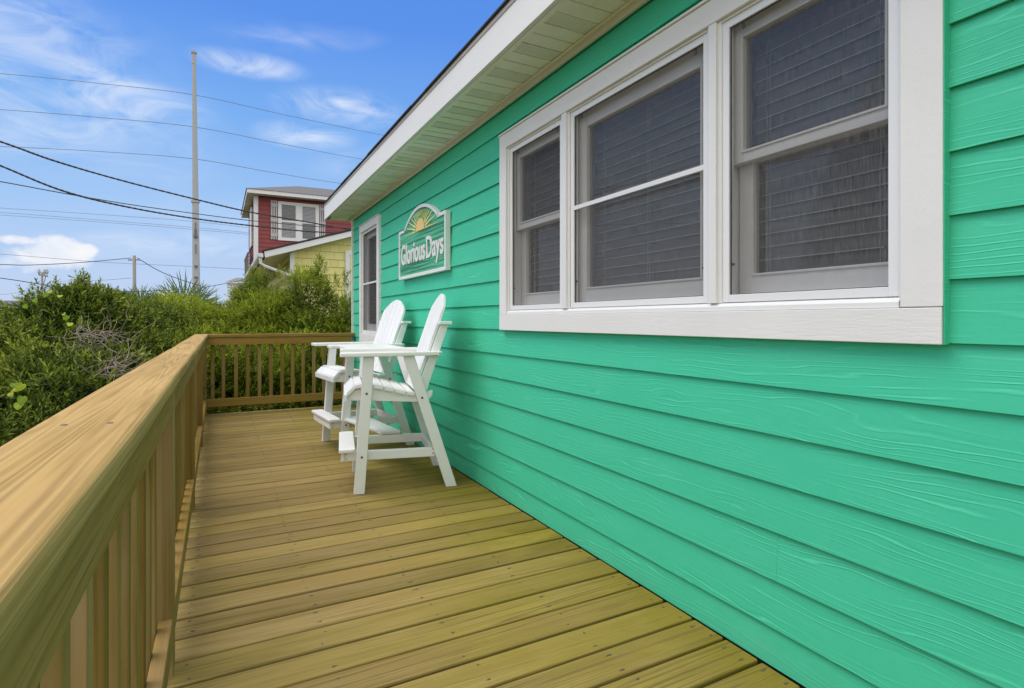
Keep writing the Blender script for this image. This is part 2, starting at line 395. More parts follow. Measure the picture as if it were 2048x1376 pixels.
BLIND = simple('blind_slat', (.20,.185,.19), .5, .05, 4)
LIP = simple('blind_edge_glint_cord', (.66,.80,.68), .4, .05, 4)  # edge strips: light caught by the slats put into the colour; also cords
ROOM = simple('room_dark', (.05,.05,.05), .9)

# ------------------------------------------------------------------ deck
DX0, DX1, DY1 = -.245, 1.540, 7.40
PITCH = .144
def deck():
    mb = MB(); y = DY1
    k = 0
    while y > -1.6:
        gap = .0095+R.random()*.0055
        dz = (R.random()-.5)*.0016
        x1 = DX1-.004+R.random()*.004
        mb.box(DX0-R.random()*.004, x1, y-PITCH+gap, y, -.038+dz, dz); y -= PITCH; k += 1
    o = mb.build('deck', W_DECK, None, bevel=.0055, seg=2)
    tag(o, 'deck floor of weathered treated pine boards', 'deck', kind='structure')
    sc_ = MB(); y = DY1
    while y > -.3:
        for x in (-.09, .32, .715, 1.12, 1.50):
            for yy in (y-.030, y-PITCH+.036):
                if R.random() < .08: continue
                xx = x+(R.random()-.5)*.028; yy += (R.random()-.5)*.012
                pts = [(xx+.0044*math.cos(a), yy+.0044*math.sin(a)) for a in [i*math.pi/4 for i in range(8)]]
                sc_.prism(pts, -.002, .0012, 'z')
                pts = [(xx+.0017*math.cos(a), yy+.0017*math.sin(a)) for a in [i*math.pi/4 for i in range(8)]]
                sc_.prism(pts, .0012, .0016, 'z', mi=1)
                # split / stain beside the screw
                L = .004+R.random()*.011; xs = xx+(R.random()-.5)*.012
                sc_.prism([(xs-L, yy-.0008), (xs, yy-.0024), (xs+L, yy), (xs, yy+.0022)], -.002, .0004, 'z', mi=1)
        y -= PITCH
    s2 = sc_.build('screws', [SCREW, simple('screw_hole_dark', (.07,.055,.03), .8)], o)
    s2['kind'] = 'stuff'
    b = MB()
    for x in (-.225, .32, .715, 1.12, 1.50): b.box(x-.019, x+.019, -1.5, DY1-.045, -.28, -.040)
    b.box(DX0+.02, DX1-.01, DY1-.043, DY1-.005, -.28, -.041)
    b.build('joists', W_RAIL_Y, o)
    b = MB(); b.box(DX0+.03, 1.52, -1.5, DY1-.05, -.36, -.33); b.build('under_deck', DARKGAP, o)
    p = MB()
    for y in (.3, 3.6, 7.2):
        p.box(-.212, -.123, y, y+.089, -2.4, -.29)
    p.build('support_post', W_POST, o)
deck()

# ------------------------------------------------------------------ railings
def slab_cap(mb, x0, x1, y0, y1, z0, z1, axis='y', wob=.0015, n=26, rad=.011):
    """eased-edge board with slightly wavy edges; runs along axis"""
    prof = []
    for (cx, cz, a0) in ((x1-rad, z1-rad, 0), (x0+rad, z1-rad, 90), (x0+rad, z0+rad, 180), (x1-rad, z0+rad, 270)):
        for j in range(4):
            a = math.radians(a0+j*30); prof.append((cx+rad*math.cos(a), cz+rad*math.sin(a)))
    m = len(prof); vs = []; fs = []
    ph = R.random()*9
    for i in range(n+1):
        t_ = i/n; y = y0+(y1-y0)*t_
        dx = math.sin(t_*11+ph)*wob+math.sin(t_*23+ph*2)*wob*.5; dz = math.sin(t_*9+ph)*wob*.35
        for (a, b) in prof:
            sx_ = 1 if a > (x0+x1)/2 else -1
            a2 = a+dx*sx_
            vs.append((a2, y, b+dz) if axis == 'y' else (y, a2, b+dz))
    for i in range(n):
        for k in range(m): fs.append((i*m+k, i*m+(k+1) % m, (i+1)*m+(k+1) % m, (i+1)*m+k))
    fs.append(tuple(range(m))); fs.append(tuple(range(n*m, (n+1)*m)))
    mb.add(vs, fs)
ZB0, ZB1, ZC = .806, .895, .933
rl = empty('deck_railing', (-.16, 3.5, 0))
tag(rl, 'long wooden deck railing on the left with wide flat top cap', 'railing', 'wooden railings round the deck')
def shift(mb, dx, dy, dz=0): mb.v = [(x-dx, y-dy, z-dz) for (x, y, z) in mb.v]; return mb
def rp(mb, name, m_, bev=.0, smooth=False, root=rl, o0=(-.16, 3.5)):
    return shift(mb, *o0).build(name, m_, root, bevel=bev, smooth=smooth)
mb = MB(); slab_cap(mb, -.248, -.108, -1.2, 3.644, ZC-.038, ZC, rad=.010, n=60, wob=.0013); o_ = rp(mb, 'top_cap', W_CAP_Y)
mb = MB(); slab_cap(mb, -.247, -.109, 3.649, 7.40, ZC-.0385, ZC-.001, rad=.010, n=40, wob=.0013); rp(mb, 'top_cap', W_CAP_Y)
posts_y = [-1.42, .29, 1.986, 3.672, 5.50, 7.275]
for y in posts_y: rp(MB().box(-.212, -.123, y, y+.089, -.03, ZC-.0385), 'post', W_POST, .003)
for a, b in zip(posts_y[:-1], posts_y[1:]):
    rp(MB().box(-.161, -.123-(R.random()*.002), a+.089, b, ZB0, ZB1-.001), 'top_rail', W_RAIL_Y, .003)
    rp(MB().box(-.161, -.124, a+.0895, b-.0005, .095, .184), 'bottom_rail', W_RAIL_Y, .003)
    n = round((b-a-.089)/.13)
    for i in range(n):
        y = a+.089+(i+.5)*(b-a-.089)/n-.019+(R.random()-.5)*.006
        rp(MB().box(-.1995, -.1615, y, y+.0375, .06+R.random()*.01, ZB1-.002), 'baluster', W_BAL, .003)
rf = empty('deck_railing', (.65, 7.33, 0))
tag(rf, 'short wooden railing with slim balusters across the far end of the deck', 'railing', 'wooden railings round the deck')
def rq(mb, name, m_, bev=0., smooth=False): return rp(mb, name, m_, bev, smooth, rf, (.65, 7.33))
mb = MB(); slab_cap(mb, 7.262, 7.398, -.106, 1.555, ZC-.040, ZC-.002, axis='x', n=20, rad=.006); rq(mb, 'top_cap', W_CAP_X)
rq(MB().box(1.408, 1.497, 7.275, 7.364, -.03, ZC-.041), 'post', W_POST, .003)
rq(MB().box(-.122, 1.4075, 7.275, 7.313, ZB0, ZB1-.003), 'top_rail', W_RAIL_X, .003)
rq(MB().box(-.122, 1.4075, 7.276, 7.314, .095, .184), 'bottom_rail', W_RAIL_X, .003)
for u in [425, 446.9, 471.9, 495.6, 519, 542, 564.4, 585.6, 606.5, 627.8, 648, 668, 686]:
    x = at_y(u, 700, 7.33)[0]
    rq(MB().box(x-.019, x+.0185, 7.3145, 7.352, .06, ZB1-.004), 'baluster', W_BAL, .003)
# screws sunk into the cap above the posts
for yy in (.335, 1.05, 2.03, 2.75, 3.60, 3.70, 4.5, 5.54, 6.5):
    for xx in (-.150, -.205):
        x_ = xx+(R.random()-.5)*.01; y_ = yy+(R.random()-.5)*.02
        rp(MB().tube([(x_, y_, .931), (x_, y_, .9338)], .0042, 8), 'screw', SCREW)
# nail heads and knots on the far beam
for x in (.03, .16, .47, .80, .93, 1.05): rq(MB().tube([(x, 7.276, .868+R.random()*.01), (x, 7.2725, .868)], .006, 6), 'nail', SCREW)

# ------------------------------------------------------------------ the green house
house = empty('beach_house', (1.56, 3.0, 0))
tag(house, 'green clapboard house with white window trim beside the deck', 'house')
HO = (1.56, 3.0)
def hp(mb, name, m_, bev=0., parent=None, smooth=False, fixn=True):
    if parent is None or parent is house: shift(mb, *HO)
    else: shift(mb, *HO)
    return mb.build(name, m_, parent or house, bevel=bev, smooth=smooth, fixn=fixn)
XF, XB = 1.546, 1.560
YE, YS = 7.375, -2.2
holes = [(.760, 3.010, 1.09, 2.15), (6.05, 6.885, .90, 2.18)]
def siding():
    mb = MB()
    lines = [-.001, .120]+[.2725+.1527*k for k in range(15)]
    for i in range(len(lines)-1):
        z0, z1 = lines[i], lines[i+1]
        ys = [YS, 3.25+R.random()*3.4]
        if i == 0: ys = [YS, -.6, 2.997, YE]
        if i == 1: ys = [YS, 2.196, 5.6, YE]
        if i == 2: ys = [YS, 1.165, 4.8, YE]
        if ys[-1] != YE: ys.append(YE)
        for a, b in zip(ys[:-1], ys[1:]):
            rnd = R.random()
            g_ = .0004 if i in (1, 2) else .0008
            segs = [(a+g_, b-g_)]
            cuts = sorted(set([a+g_, b-g_]+[e for h in holes for e in h[:2] if a+g_ < e < b-g_]))
            for c0, c1 in zip(cuts[:-1], cuts[1:]):
                mid = (c0+c1)/2; zr = [(z0, z1)]
                for h in holes:
                    if h[0] < mid < h[1]:
                        nz = []
                        for (p, q) in zr:
                            if h[2] > p: nz.append((p, min(q, h[2])))
                            if h[3] < q: nz.append((max(p, h[3]), q))
                        zr = [r_ for r_ in nz if r_[1]-r_[0] > .002]
                for (p, q) in zr:
                    def xf(z): return XF+(XB-XF)*(z-z0)/(z1-z0)
                    zt = q+.0 if q < z1 else q+.012
                    xa, xb = xf(p), xf(q)
                    mb.add([(xa,c0,p),(xa,c1,p),(xb,c1,zt),(xb,c0,zt),(xa+.0085,c0,p),(xa+.0085,c1,p),(xb+.0085,c1,zt),(xb+.0085,c0,zt)],
                           [(0,1,2,3),(4,7,6,5),(0,4,5,1),(1,5,6,2),(2,6,7,3),(3,7,4,0)], rnd)
    return hp(mb, 'siding', GREEN, fixn=False)
siding()
# sheathing behind the siding, with the same openings, and the closed shell of the house
mb = MB()
def wall_with_holes(mb, x0, x1, ya, yb, za, zb, hs):
    ys = sorted(set([ya, yb]+[e for h in hs for e in h[:2]]))
    for c0, c1 in zip(ys[:-1], ys[1:]):
        hh = [h for h in hs if h[0] < (c0+c1)/2 < h[1]]
        if not hh: mb.box(x0, x1, c0, c1, za, zb)
        else: mb.box(x0, x1, c0, c1, za, hh[0][2]); mb.box(x0, x1, c0, c1, hh[0][3], zb)
wall_with_holes(mb, 1.568, 1.60, YS, YE, -.10, 2.55, holes)
hp(mb, 'sheathing', simple('sheathing', (.05,.05,.045), .9))
mb = MB(); mb.box(1.60, 8.0, YE-.01, YE+.005, -.2, 2.55); mb.box(1.60, 8.0, YS, YS+.02, -.2, 2.55); mb.box(7.98, 8.0, YS+.02, YE-.01, -.2, 2.55)
hp(mb, 'end_wall', GREEN)
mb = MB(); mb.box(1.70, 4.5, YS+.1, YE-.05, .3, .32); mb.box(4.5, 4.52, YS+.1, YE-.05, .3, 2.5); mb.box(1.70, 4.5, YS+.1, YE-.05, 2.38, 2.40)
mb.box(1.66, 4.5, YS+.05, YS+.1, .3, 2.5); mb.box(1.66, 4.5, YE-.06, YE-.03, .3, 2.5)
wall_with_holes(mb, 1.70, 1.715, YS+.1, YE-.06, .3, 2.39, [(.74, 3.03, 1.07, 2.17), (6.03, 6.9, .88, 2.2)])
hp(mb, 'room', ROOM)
hp(MB().box(1.526, 1.60, 7.376, 7.402, -.02, 2.39), 'corner_board', WHITE, .002)
hp(MB().box(1.529, 1.5455, YS, 7.376, 2.385, 2.4235), 'frieze_board', FRIEZE, .003)
hp(MB().box(1.60, 1.70, YS, YE-.1, -.30, -.02), 'foundation', simple('concrete', (.3,.29,.27), .9))

# soffit: ribbed vinyl panels, one perforated strip in three
def soffit():
    mb = MB(); y = 7.66; k = 0
    zs = 2.424; x0, x1 = 1.262, 1.545
    vents = []
    while y > YS:
        y0 = y-.1003
        tgt = mb
        if k % 3 == 1: tgt = MB(); vents.append(tgt)
        tgt.box(x0, x1, y0+.0045, y-.0045, zs, zs+.004, rnd=.5)
        mb.box(x0, x1, y0-.0045, y0+.0045, zs+.0035, zs+.008, rnd=.5)         # groove between ribs
        mb.box(x0, x1, y0+.0045, y0+.0085, zs-.003, zs-.0002, rnd=.4)
        y = y0; k += 1
    mb.box(1.60, 1.9, 7.41, 7.66, zs, zs+.004)
    o = hp(mb, 'soffit', SOFFIT)
    for q_ in vents: hp(q_, 'vent_strip', PERF, parent=o)
    mb = MB(); mb.box(x0-.004, x0+.02, YS, 7.66, zs-.006, zs-.0035); mb.box(1.512, 1.5285, YS, 7.66, zs-.006, zs-.0035)
    hp(mb, 'soffit_channel', SOFFIT)
    hp(MB().box(1.262, 1.60, YS, 7.66, zs+.012, zs+.02), 'soffit_backing', DARKGAP)
soffit()
mb = MB(); mb.box(1.236, 1.2575, YS, 6.05, 2.4205, 2.618); hp(mb, 'fascia', FASC, .002)
mb = MB(); mb.box(1.2365, 1.258, 6.053, 7.69, 2.4207, 2.617); hp(mb, 'fascia', FASC, .002)
# the rake end
hp(MB().prism([(1.259, 2.4205), (2.6, 2.4205+.0), (2.6, 3.1), (1.259, 2.617)], 7.668, 7.69, 'y'), 'rake_board', FASC, .002)
hp(MB().box(1.26, 1.60, 7.404, 7.667, 2.418, 2.4225), 'soffit_end', SOFFIT)
# shingled roof with an uneven drip edge
mb = MB()
y = YS
sl = .36
while y < 7.70:
    L = .30+R.random()*.05; y1 = min(y+L, 7.705); dx = R.random()*.006; dz = R.random()*.003
    mb.add([(1.222-dx,y,2.622+dz),(1.222-dx,y1-.003,2.622+dz),(4.4,y1-.003,2.622+dz+(4.4-1.222)*sl),(4.4,y,2.622+dz+(4.4-1.222)*sl),
            (1.222-dx,y,2.632+dz),(1.222-dx,y1-.003,2.632+dz),(4.4,y1-.003,2.634+dz+(4.4-1.222)*sl),(4.4,y,2.634+dz+(4.4-1.222)*sl)],
           [(0,3,2,1),(4,5,6,7),(0,1,5,4),(1,2,6,5),(2,3,7,6),(3,0,4,7)])
    y = y1
mb.box(1.225, 1.25, YS, 7.70, 2.6185, 2.6215)
roof = hp(mb, 'roof', SHING)
hp(MB().box(1.231, 1.2355, YS, 7.695, 2.596, 2.618), 'drip_edge', simple('drip_edge_tan', (.50,.43,.37), .5), parent=roof)

# ---- windows
def sash(mb, x, y0, y1, z0, z1, w=.045, wb=.045, wt=.045, d=.03):
    mb.box(x, x+d, y0, y0+w, z0, z1); mb.box(x, x+d, y1-w, y1, z0, z1)
    mb.box(x+.001, x+d-.001, y0+w, y1-w, z0, z0+wb); mb.box(x+.001, x+d-.001, y0+w, y1-w, z1-wt, z1)
    # glazing bead
    b = .008
    mb.box(x-.004, x-.0005, y0+w-b, y0+w, z0+wb-b, z1-wt+b); mb.box(x-.004, x-.0005, y1-w, y1-w+b, z0+wb-b, z1-wt+b)
    mb.box(x-.004, x-.0005, y0+w, y1-w, z0+wb-b, z0+wb); mb.box(x-.004, x-.0005, y0+w, y1-w, z1-wt, z1-wt+b)
def window(y0, y1, z0, z1, zm, bar=False, up_fwd=True, slat=True):
    """one glazed unit between y0..y1 (screen opening), parts under the house"""
    fr = MB()       # jamb box behind the screen
    for a, b in ((y0-.034, y0-.030), (y1+.030, y1+.034)): fr.box(1.567, 1.70, a, b, z0-.03, z1+.03)
    fr.box(1.567, 1.70, y0-.030, y1+.030, z0-.030, z0-.022); fr.box(1.567, 1.70, y0-.030, y1+.030, z1+.022, z1+.030)
    # parting stops
    for a, b in ((y0-.030, y0-.006), (y1+.006, y1+.030)): fr.box(1.5675, 1.577, a, b, z0-.022, z1+.022)
    win = hp(fr, 'window', SASH)
    s = MB(); w_ = .026
    xs = 1.546
    s.box(xs, xs+.014, y0-w_, y0, z0-w_, z1+w_); s.box(xs, xs+.014, y1, y1+w_, z0-w_, z1+w_)
    s.box(xs+.0005, xs+.0135, y0, y1, z0-w_, z0); s.box(xs+.0005, xs+.0135, y0, y1, z1, z1+w_)
    if bar: s.box(xs-.001, xs+.012, y0, y1, zm-.010, zm+.010)
    hp(s, 'screen_frame', VINYL, .0015, parent=win)
    g = .0022
    sp = MB()
    for (a0,a1,b0,b1) in ((y0, y0+g, z0, z1), (y1-g, y1, z0, z1), (y0, y1, z0, z0+g), (y0, y1, z1-g, z1)): sp.box(xs+.0075, xs+.0125, a0, a1, b0, b1)
    hp(sp, 'screen_gasket', simple('black_gasket', (.02,.02,.02), .6), parent=win)
    sm = MB(); x = xs+.009; sm.add([(x,y0,z0),(x,y1,z0),(x,y1,z1),(x,y0,z1)], [(0,1,2,3)])
    hp(sm, 'insect_screen', SCREEN, parent=win)
    # sashes: the upper one stands forward; a fixed light has a single sash
    gx = MB()
    if bar:
        u = MB(); sash(u, 1.590, y0-.022, y1+.022, z0-.022, z1+.022, w=.075, wb=.095, wt=.080)
        hp(u, 'sash', SASH, .002, parent=win)
        x = 1.605; gx.add([(x,y0+.02,z0+.04),(x,y1-.02,z0+.04),(x,y1-.02,z1-.03),(x,y0+.02,z1-.03)], [(0,1,2,3)])
    else:
        u = MB(); sash(u, 1.585, y0-.022, y1+.022, zm-.012, z1+.022, w=.050, wb=.040, wt=.060)
        hp(u, 'upper_sash', SASH, .002, parent=win)
        lo = MB(); sash(lo, 1.625, y0-.022, y1+.022, z0-.022, zm+.02, w=.058, wb=.095, wt=.03)
        hp(lo, 'lower_sash', SASH, .002, parent=win)
        x = 1.600
        gx.add([(x,y0+.02,zm+.02),(x,y1-.02,zm+.02),(x,y1-.02,z1-.03),(x,y0+.02,z1-.03)], [(0,1,2,3)])
        x = 1.640
        gx.add([(x,y0+.02,z0+.05),(x,y1-.02,z0+.05),(x,y1-.02,zm+.004),(x,y0+.02,zm+.004)], [(0,1,2,3)])
    hp(gx, 'glass', GLASS, parent=win)
    if slat:
        bl = MB(); z = z0+.01; P = .0445; ya, yb = y0+.012, y1-.012
        while z < z1-.02:
            a = math.radians(80); hx, hz = .0245*math.cos(a), .0235*math.sin(a); j = (R.random()-.5)*.0015
            bl.add([(1.672-hx, ya, z-hz), (1.672-hx, yb, z-hz+j), (1.672+hx, yb, z+hz+j), (1.672+hx, ya, z+hz),
                    (1.672-hx, ya, z-hz+.003), (1.672-hx, yb, z-hz+.003+j), (1.672+hx, yb, z+hz+.003+j), (1.672+hx, ya, z+hz+.003)],
                   [(0,3,2,1),(4,5,6,7),(0,1,5,4),(1,2,6,5),(2,3,7,6),(3,0,4,7)])
            bl.box(1.6655, 1.6675, ya, yb, z-hz-.0018, z-hz+.0018, mi=1)  # pale strip standing in for light on the rounded slat edge
            z += P
        W_ = y1-y0
        for f in ((.14, .86) if W_ < .7 else (.12, .5, .88)):
            yy = y0+W_*f; bl.box(1.6635, 1.6645, yy-.0008, yy+.0008, z0, z1, mi=1); bl.box(1.6635, 1.6645, yy+.012, yy+.0136, z0, z1, mi=1)
        hp(bl, 'blind', [BLIND, LIP], parent=win)
    clip = MB()
    for yy in (y0+.05, y1-.05):
        clip.box(1.556, 1.562, yy-.004, yy+.004, z1-.022, z1-.002)
    clip.box(1.557, 1.562, y1-.012, y1-.002, z0+.10, z0+.108); clip.box(1.557, 1.562, y0+.002, y0+.016, z0+.10, z0+.108)
    hp(clip, 'screen_clip', BOLT, parent=win)
    return win
Z0, Z1, ZM = 1.178, 2.093, 1.642
window(.834, 1.348, Z0, Z1, ZM)
window(1.462, 2.292, Z0, Z1, ZM, bar=True)
window(2.418, 2.946, Z0, Z1, ZM)
window(6.115, 6.825, .975, 2.125, 1.525, bar=True)
# casing of the triple window
cas = hp(MB().box(1.524, 1.566, .700, .794, 1.1235, 2.2125), 'window_casing', TRIM_V, .002)
hp(MB().box(1.524, 1.566, 2.984, 3.070, 1.1225, 2.2125), 'casing_board', TRIM_V, .002, parent=cas)
hp(MB().box(1.5225, 1.566, .7015, 3.069, 1.032, 1.1215), 'casing_board', TRIM_H, .002, parent=cas)
hp(MB().box(1.5245, 1.566, .7945, 2.9835, 2.128, 2.212), 'casing_board', TRIM_H, .002, parent=cas)
hp(MB().box(1.527, 1.5665, .6975, .6995, 1.0325, 2.212), 'casing_edge', GREEN, parent=cas)      # the siding paint laps onto the casing edge
mb = MB(); mb.box(1.516, 1.566, .697, 3.073, 2.2135, 2.2225); hp(mb, 'drip_cap', TRIM_H, .001, parent=cas)
mb = MB(); mb.prism([(1.530, 1.1225), (1.566, 1.1225), (1.566, 1.149), (1.541, 1.149), (1.530, 1.138)], .800, 2.9835, 'y'); hp(mb, 'sill', WHITE, .0015, parent=cas)
mb = MB()
for a, b in ((1.378, 1.432), (2.324, 2.386)):
    mb.box(1.5275, 1.5455, a+.010, b-.010, 1.1495, 2.1275); mb.box(1.5395, 1.5665, a-.004, b+.006, 1.1495, 2.1275)
for a, b in ((.7945, .805), (2.973, 2.9835)): mb.box(1.538, 1.566, a, b, 1.1495, 2.1275)
mb.box(1.539, 1.566, .806, 2.972, 2.1195, 2.1275)
hp(mb, 'mullion', WHITE, .0018, parent=cas)
# casing of the far window
cas2 = hp(MB().box(1.524, 1.566, 6.000, 6.088, .9305, 2.2305), 'window_casing', TRIM_V, .002)
hp(MB().box(1.524, 1.566, 6.852, 6.935, .9305, 2.2305), 'casing_board', TRIM_V, .002, parent=cas2)
hp(MB().box(1.523, 1.566, 6.001, 6.934, .836, .929), 'casing_board', TRIM_H, .002, parent=cas2)
hp(MB().box(1.5245, 1.566, 6.0885, 6.8515, 2.151, 2.230), 'casing_board', TRIM_H, .002, parent=cas2)
mb = MB(); mb.box(1.517, 1.566, 5.997, 6.938, 2.2315, 2.240); hp(mb, 'drip_cap', TRIM_H, parent=cas2)
mb = MB(); mb.box(1.532, 1.566, 6.0885, 6.8515, .930, .948); hp(mb, 'sill', WHITE, .0015, parent=cas2)

# ------------------------------------------------------------------ carved name sign
def sign():
    s0 = empty('house_sign', (1.505, 4.553, 1.47))
    tag(s0, 'carved green house sign with yellow rising sun and raised white name', 'sign')
    def sb(mb, name, m_, parent=s0, bev=0., smooth=False):
        if parent is s0 or True: shift(mb, 1.505, 4.553, 1.47)
        return mb.build(name, m_, parent, bevel=bev, smooth=smooth)
    yc, hw, zsh, zt = 4.553, .455, 1.905, 2.068
    YL, YR, ZL, ZS = 5.168, 3.940, 1.471, 1.921
    def outline(ins):
        h = hw-ins; top = zt-ins; base_ = zsh-ins*.0
        rad = (h*h+(top-base_)**2)/(2*(top-base_)); cz = top-rad
        a0 = math.asin(h/rad); n = 28
        pts = [(YR+ins, ZL+ins), (YL-ins, ZL+ins), (YL-ins, ZS-ins), (yc+h+.004, ZS-ins)]
        for i in range(n+1):
            a = a0-(2*a0)*i/n; pts.append((yc+rad*math.sin(a), cz+rad*math.cos(a)))
        pts += [(yc-h-.004, ZS-ins), (YR+ins, ZS-ins)]
        return pts
    o = outline(0); i_ = outline(.026)
    n = len(o)
    # body with raised rim
    mb = MB(); mb.prism(o, 1.5165, 1.545, 'x'); 
    sb(mb, 'board', WHITE)
    vs = [(1.505, *p) for p in o]+[(1.505, *p) for p in i_]+[(1.5165, *p) for p in o]+[(1.5145, *p) for p in i_]
    fs = []
    for k in range(n):
        k2 = (k+1) % n
        fs += [(k, k2, k2+n, k+n), (k, k+2*n, k2+2*n, k2), (k+n, k2+n, k2+3*n, k+3*n)]
    sb(MB().add(vs, fs), 'rim', WHITE, bev=.0)
    m_, t = mat('carved_green')
    st = t.noise(t.map(t.obj, scale=(0, .9, 42), rot=(math.radians(7), 0, 0)), 1.0, 3, .6, .4)
    st = t.m('MULTIPLY', t.m('SUBTRACT', st, .47, clamp=True), 9, clamp=True)
    t.L.new(t.mix(t.m('MULTIPLY', st, .9), (.085,.48,.25), (.010,.15,.08)), t.b.inputs['Base Color']); bump(t, st, .9, .004); t.b.inputs['Roughness'].default_value = .5
    sb(MB().add([(1.5135, *p) for p in i_], [tuple(range(n))]), 'panel', m_)
    ye = simple('sun_yellow', (.88,.60,.20), .5, .08, 20)
    mb = MB(); zb = 1.853
    pts = [(yc+.108, zb)]+[(yc+.108*math.cos(a), zb+.016+.088*math.sin(a)) for a in [math.pi*k/14 for k in range(15)]]+[(yc-.108, zb)]
    mb.prism(pts, 1.507, 1.513, 'x')
    sb(mb, 'sun', ye, bev=.0015)
    mb = MB()
    ends = [(-.415,1.853,.012),(-.375,1.92,.010),(-.305,1.965,.009),(-.235,1.985,.007),(-.19,1.998,.006),(-.15,2.007,.005),(-.115,2.012,.0045),(-.08,2.016,.004),(-.048,2.02,.004),(-.015,2.022,.004),
            (.018,2.022,.004),(.052,2.02,.004),(.09,2.017,.0045),(.13,2.013,.005),(.175,2.0,.006),(.235,1.985,.007),(.31,1.962,.009),(.37,1.918,.010),(.41,1.853,.012)]
    for (dy, ze, wd) in ends:
        a = Vector((dy, ze-zb-.0)); L = a.length; dr = a.normalized(); nn = Vector((-dr.y, dr.x))
        # start just outside the sun's ellipse
        r0 = 1/math.sqrt((dr.x/.128)**2+(max(dr.y, 0)/.124)**2)
        p0 = dr*r0; p1 = dr*L
        wd *= .55 if abs(dy) < .16 else 1.0
        q = [p0+nn*wd*.8, p0-nn*wd*.8, p1-nn*wd*.3, p1+nn*wd*.3]
        if abs(ze-zb) < .01: q = [Vector((p.x, max(p.y, 0))) for p in q]
        mb.prism([(yc+p.x, zb+p.y+.002) for p in q], 1.5085, 1.513, 'x')
    sb(mb, 'ray', simple('ray_yellow', (.88,.74,.27), .5, .08, 20))
    # raised letters
    for txt, yl, yr, z_, h_ in (('Glorious', 5.090, 4.415, 1.603, .184), ('Days', 4.384, 3.990, 1.604, .180)):
        cu = bpy.data.curves.new('letters', 'FONT'); cu.body = txt; cu.size = 1.0; cu.extrude = .02; cu.offset = .015; cu.space_character = 1.0
        to = bpy.data.objects.new('tmp', cu); col.objects.link(to); bpy.context.view_layer.update()
        me = bpy.data.meshes.new_from_object(to.evaluated_get(bpy.context.evaluated_depsgraph_get()))
        bpy.data.objects.remove(to)
        co = np.empty(len(me.vertices)*3); me.vertices.foreach_get('co', co); co = co.reshape(-1, 3)
        x0, x1 = co[:, 0].min(), co[:, 0].max(); cap = .72
        nx = np.empty_like(co)
        ks = (yl-yr)/(x1-x0)
        nx[:, 1] = yl-(co[:, 0]-x0)*ks-4.553
        nx[:, 2] = z_+co[:, 1]*(h_/cap)-1.47
        nx[:, 0] = 1.5045-1.505+(.02-co[:, 2])*.2
        me.vertices.foreach_set('co', nx.ravel()); me.flip_normals(); me.materials.clear(); me.materials.append(WHITE)
        ob = bpy.data.objects.new('letters', me); col.objects.link(ob); ob.parent = s0
sign()

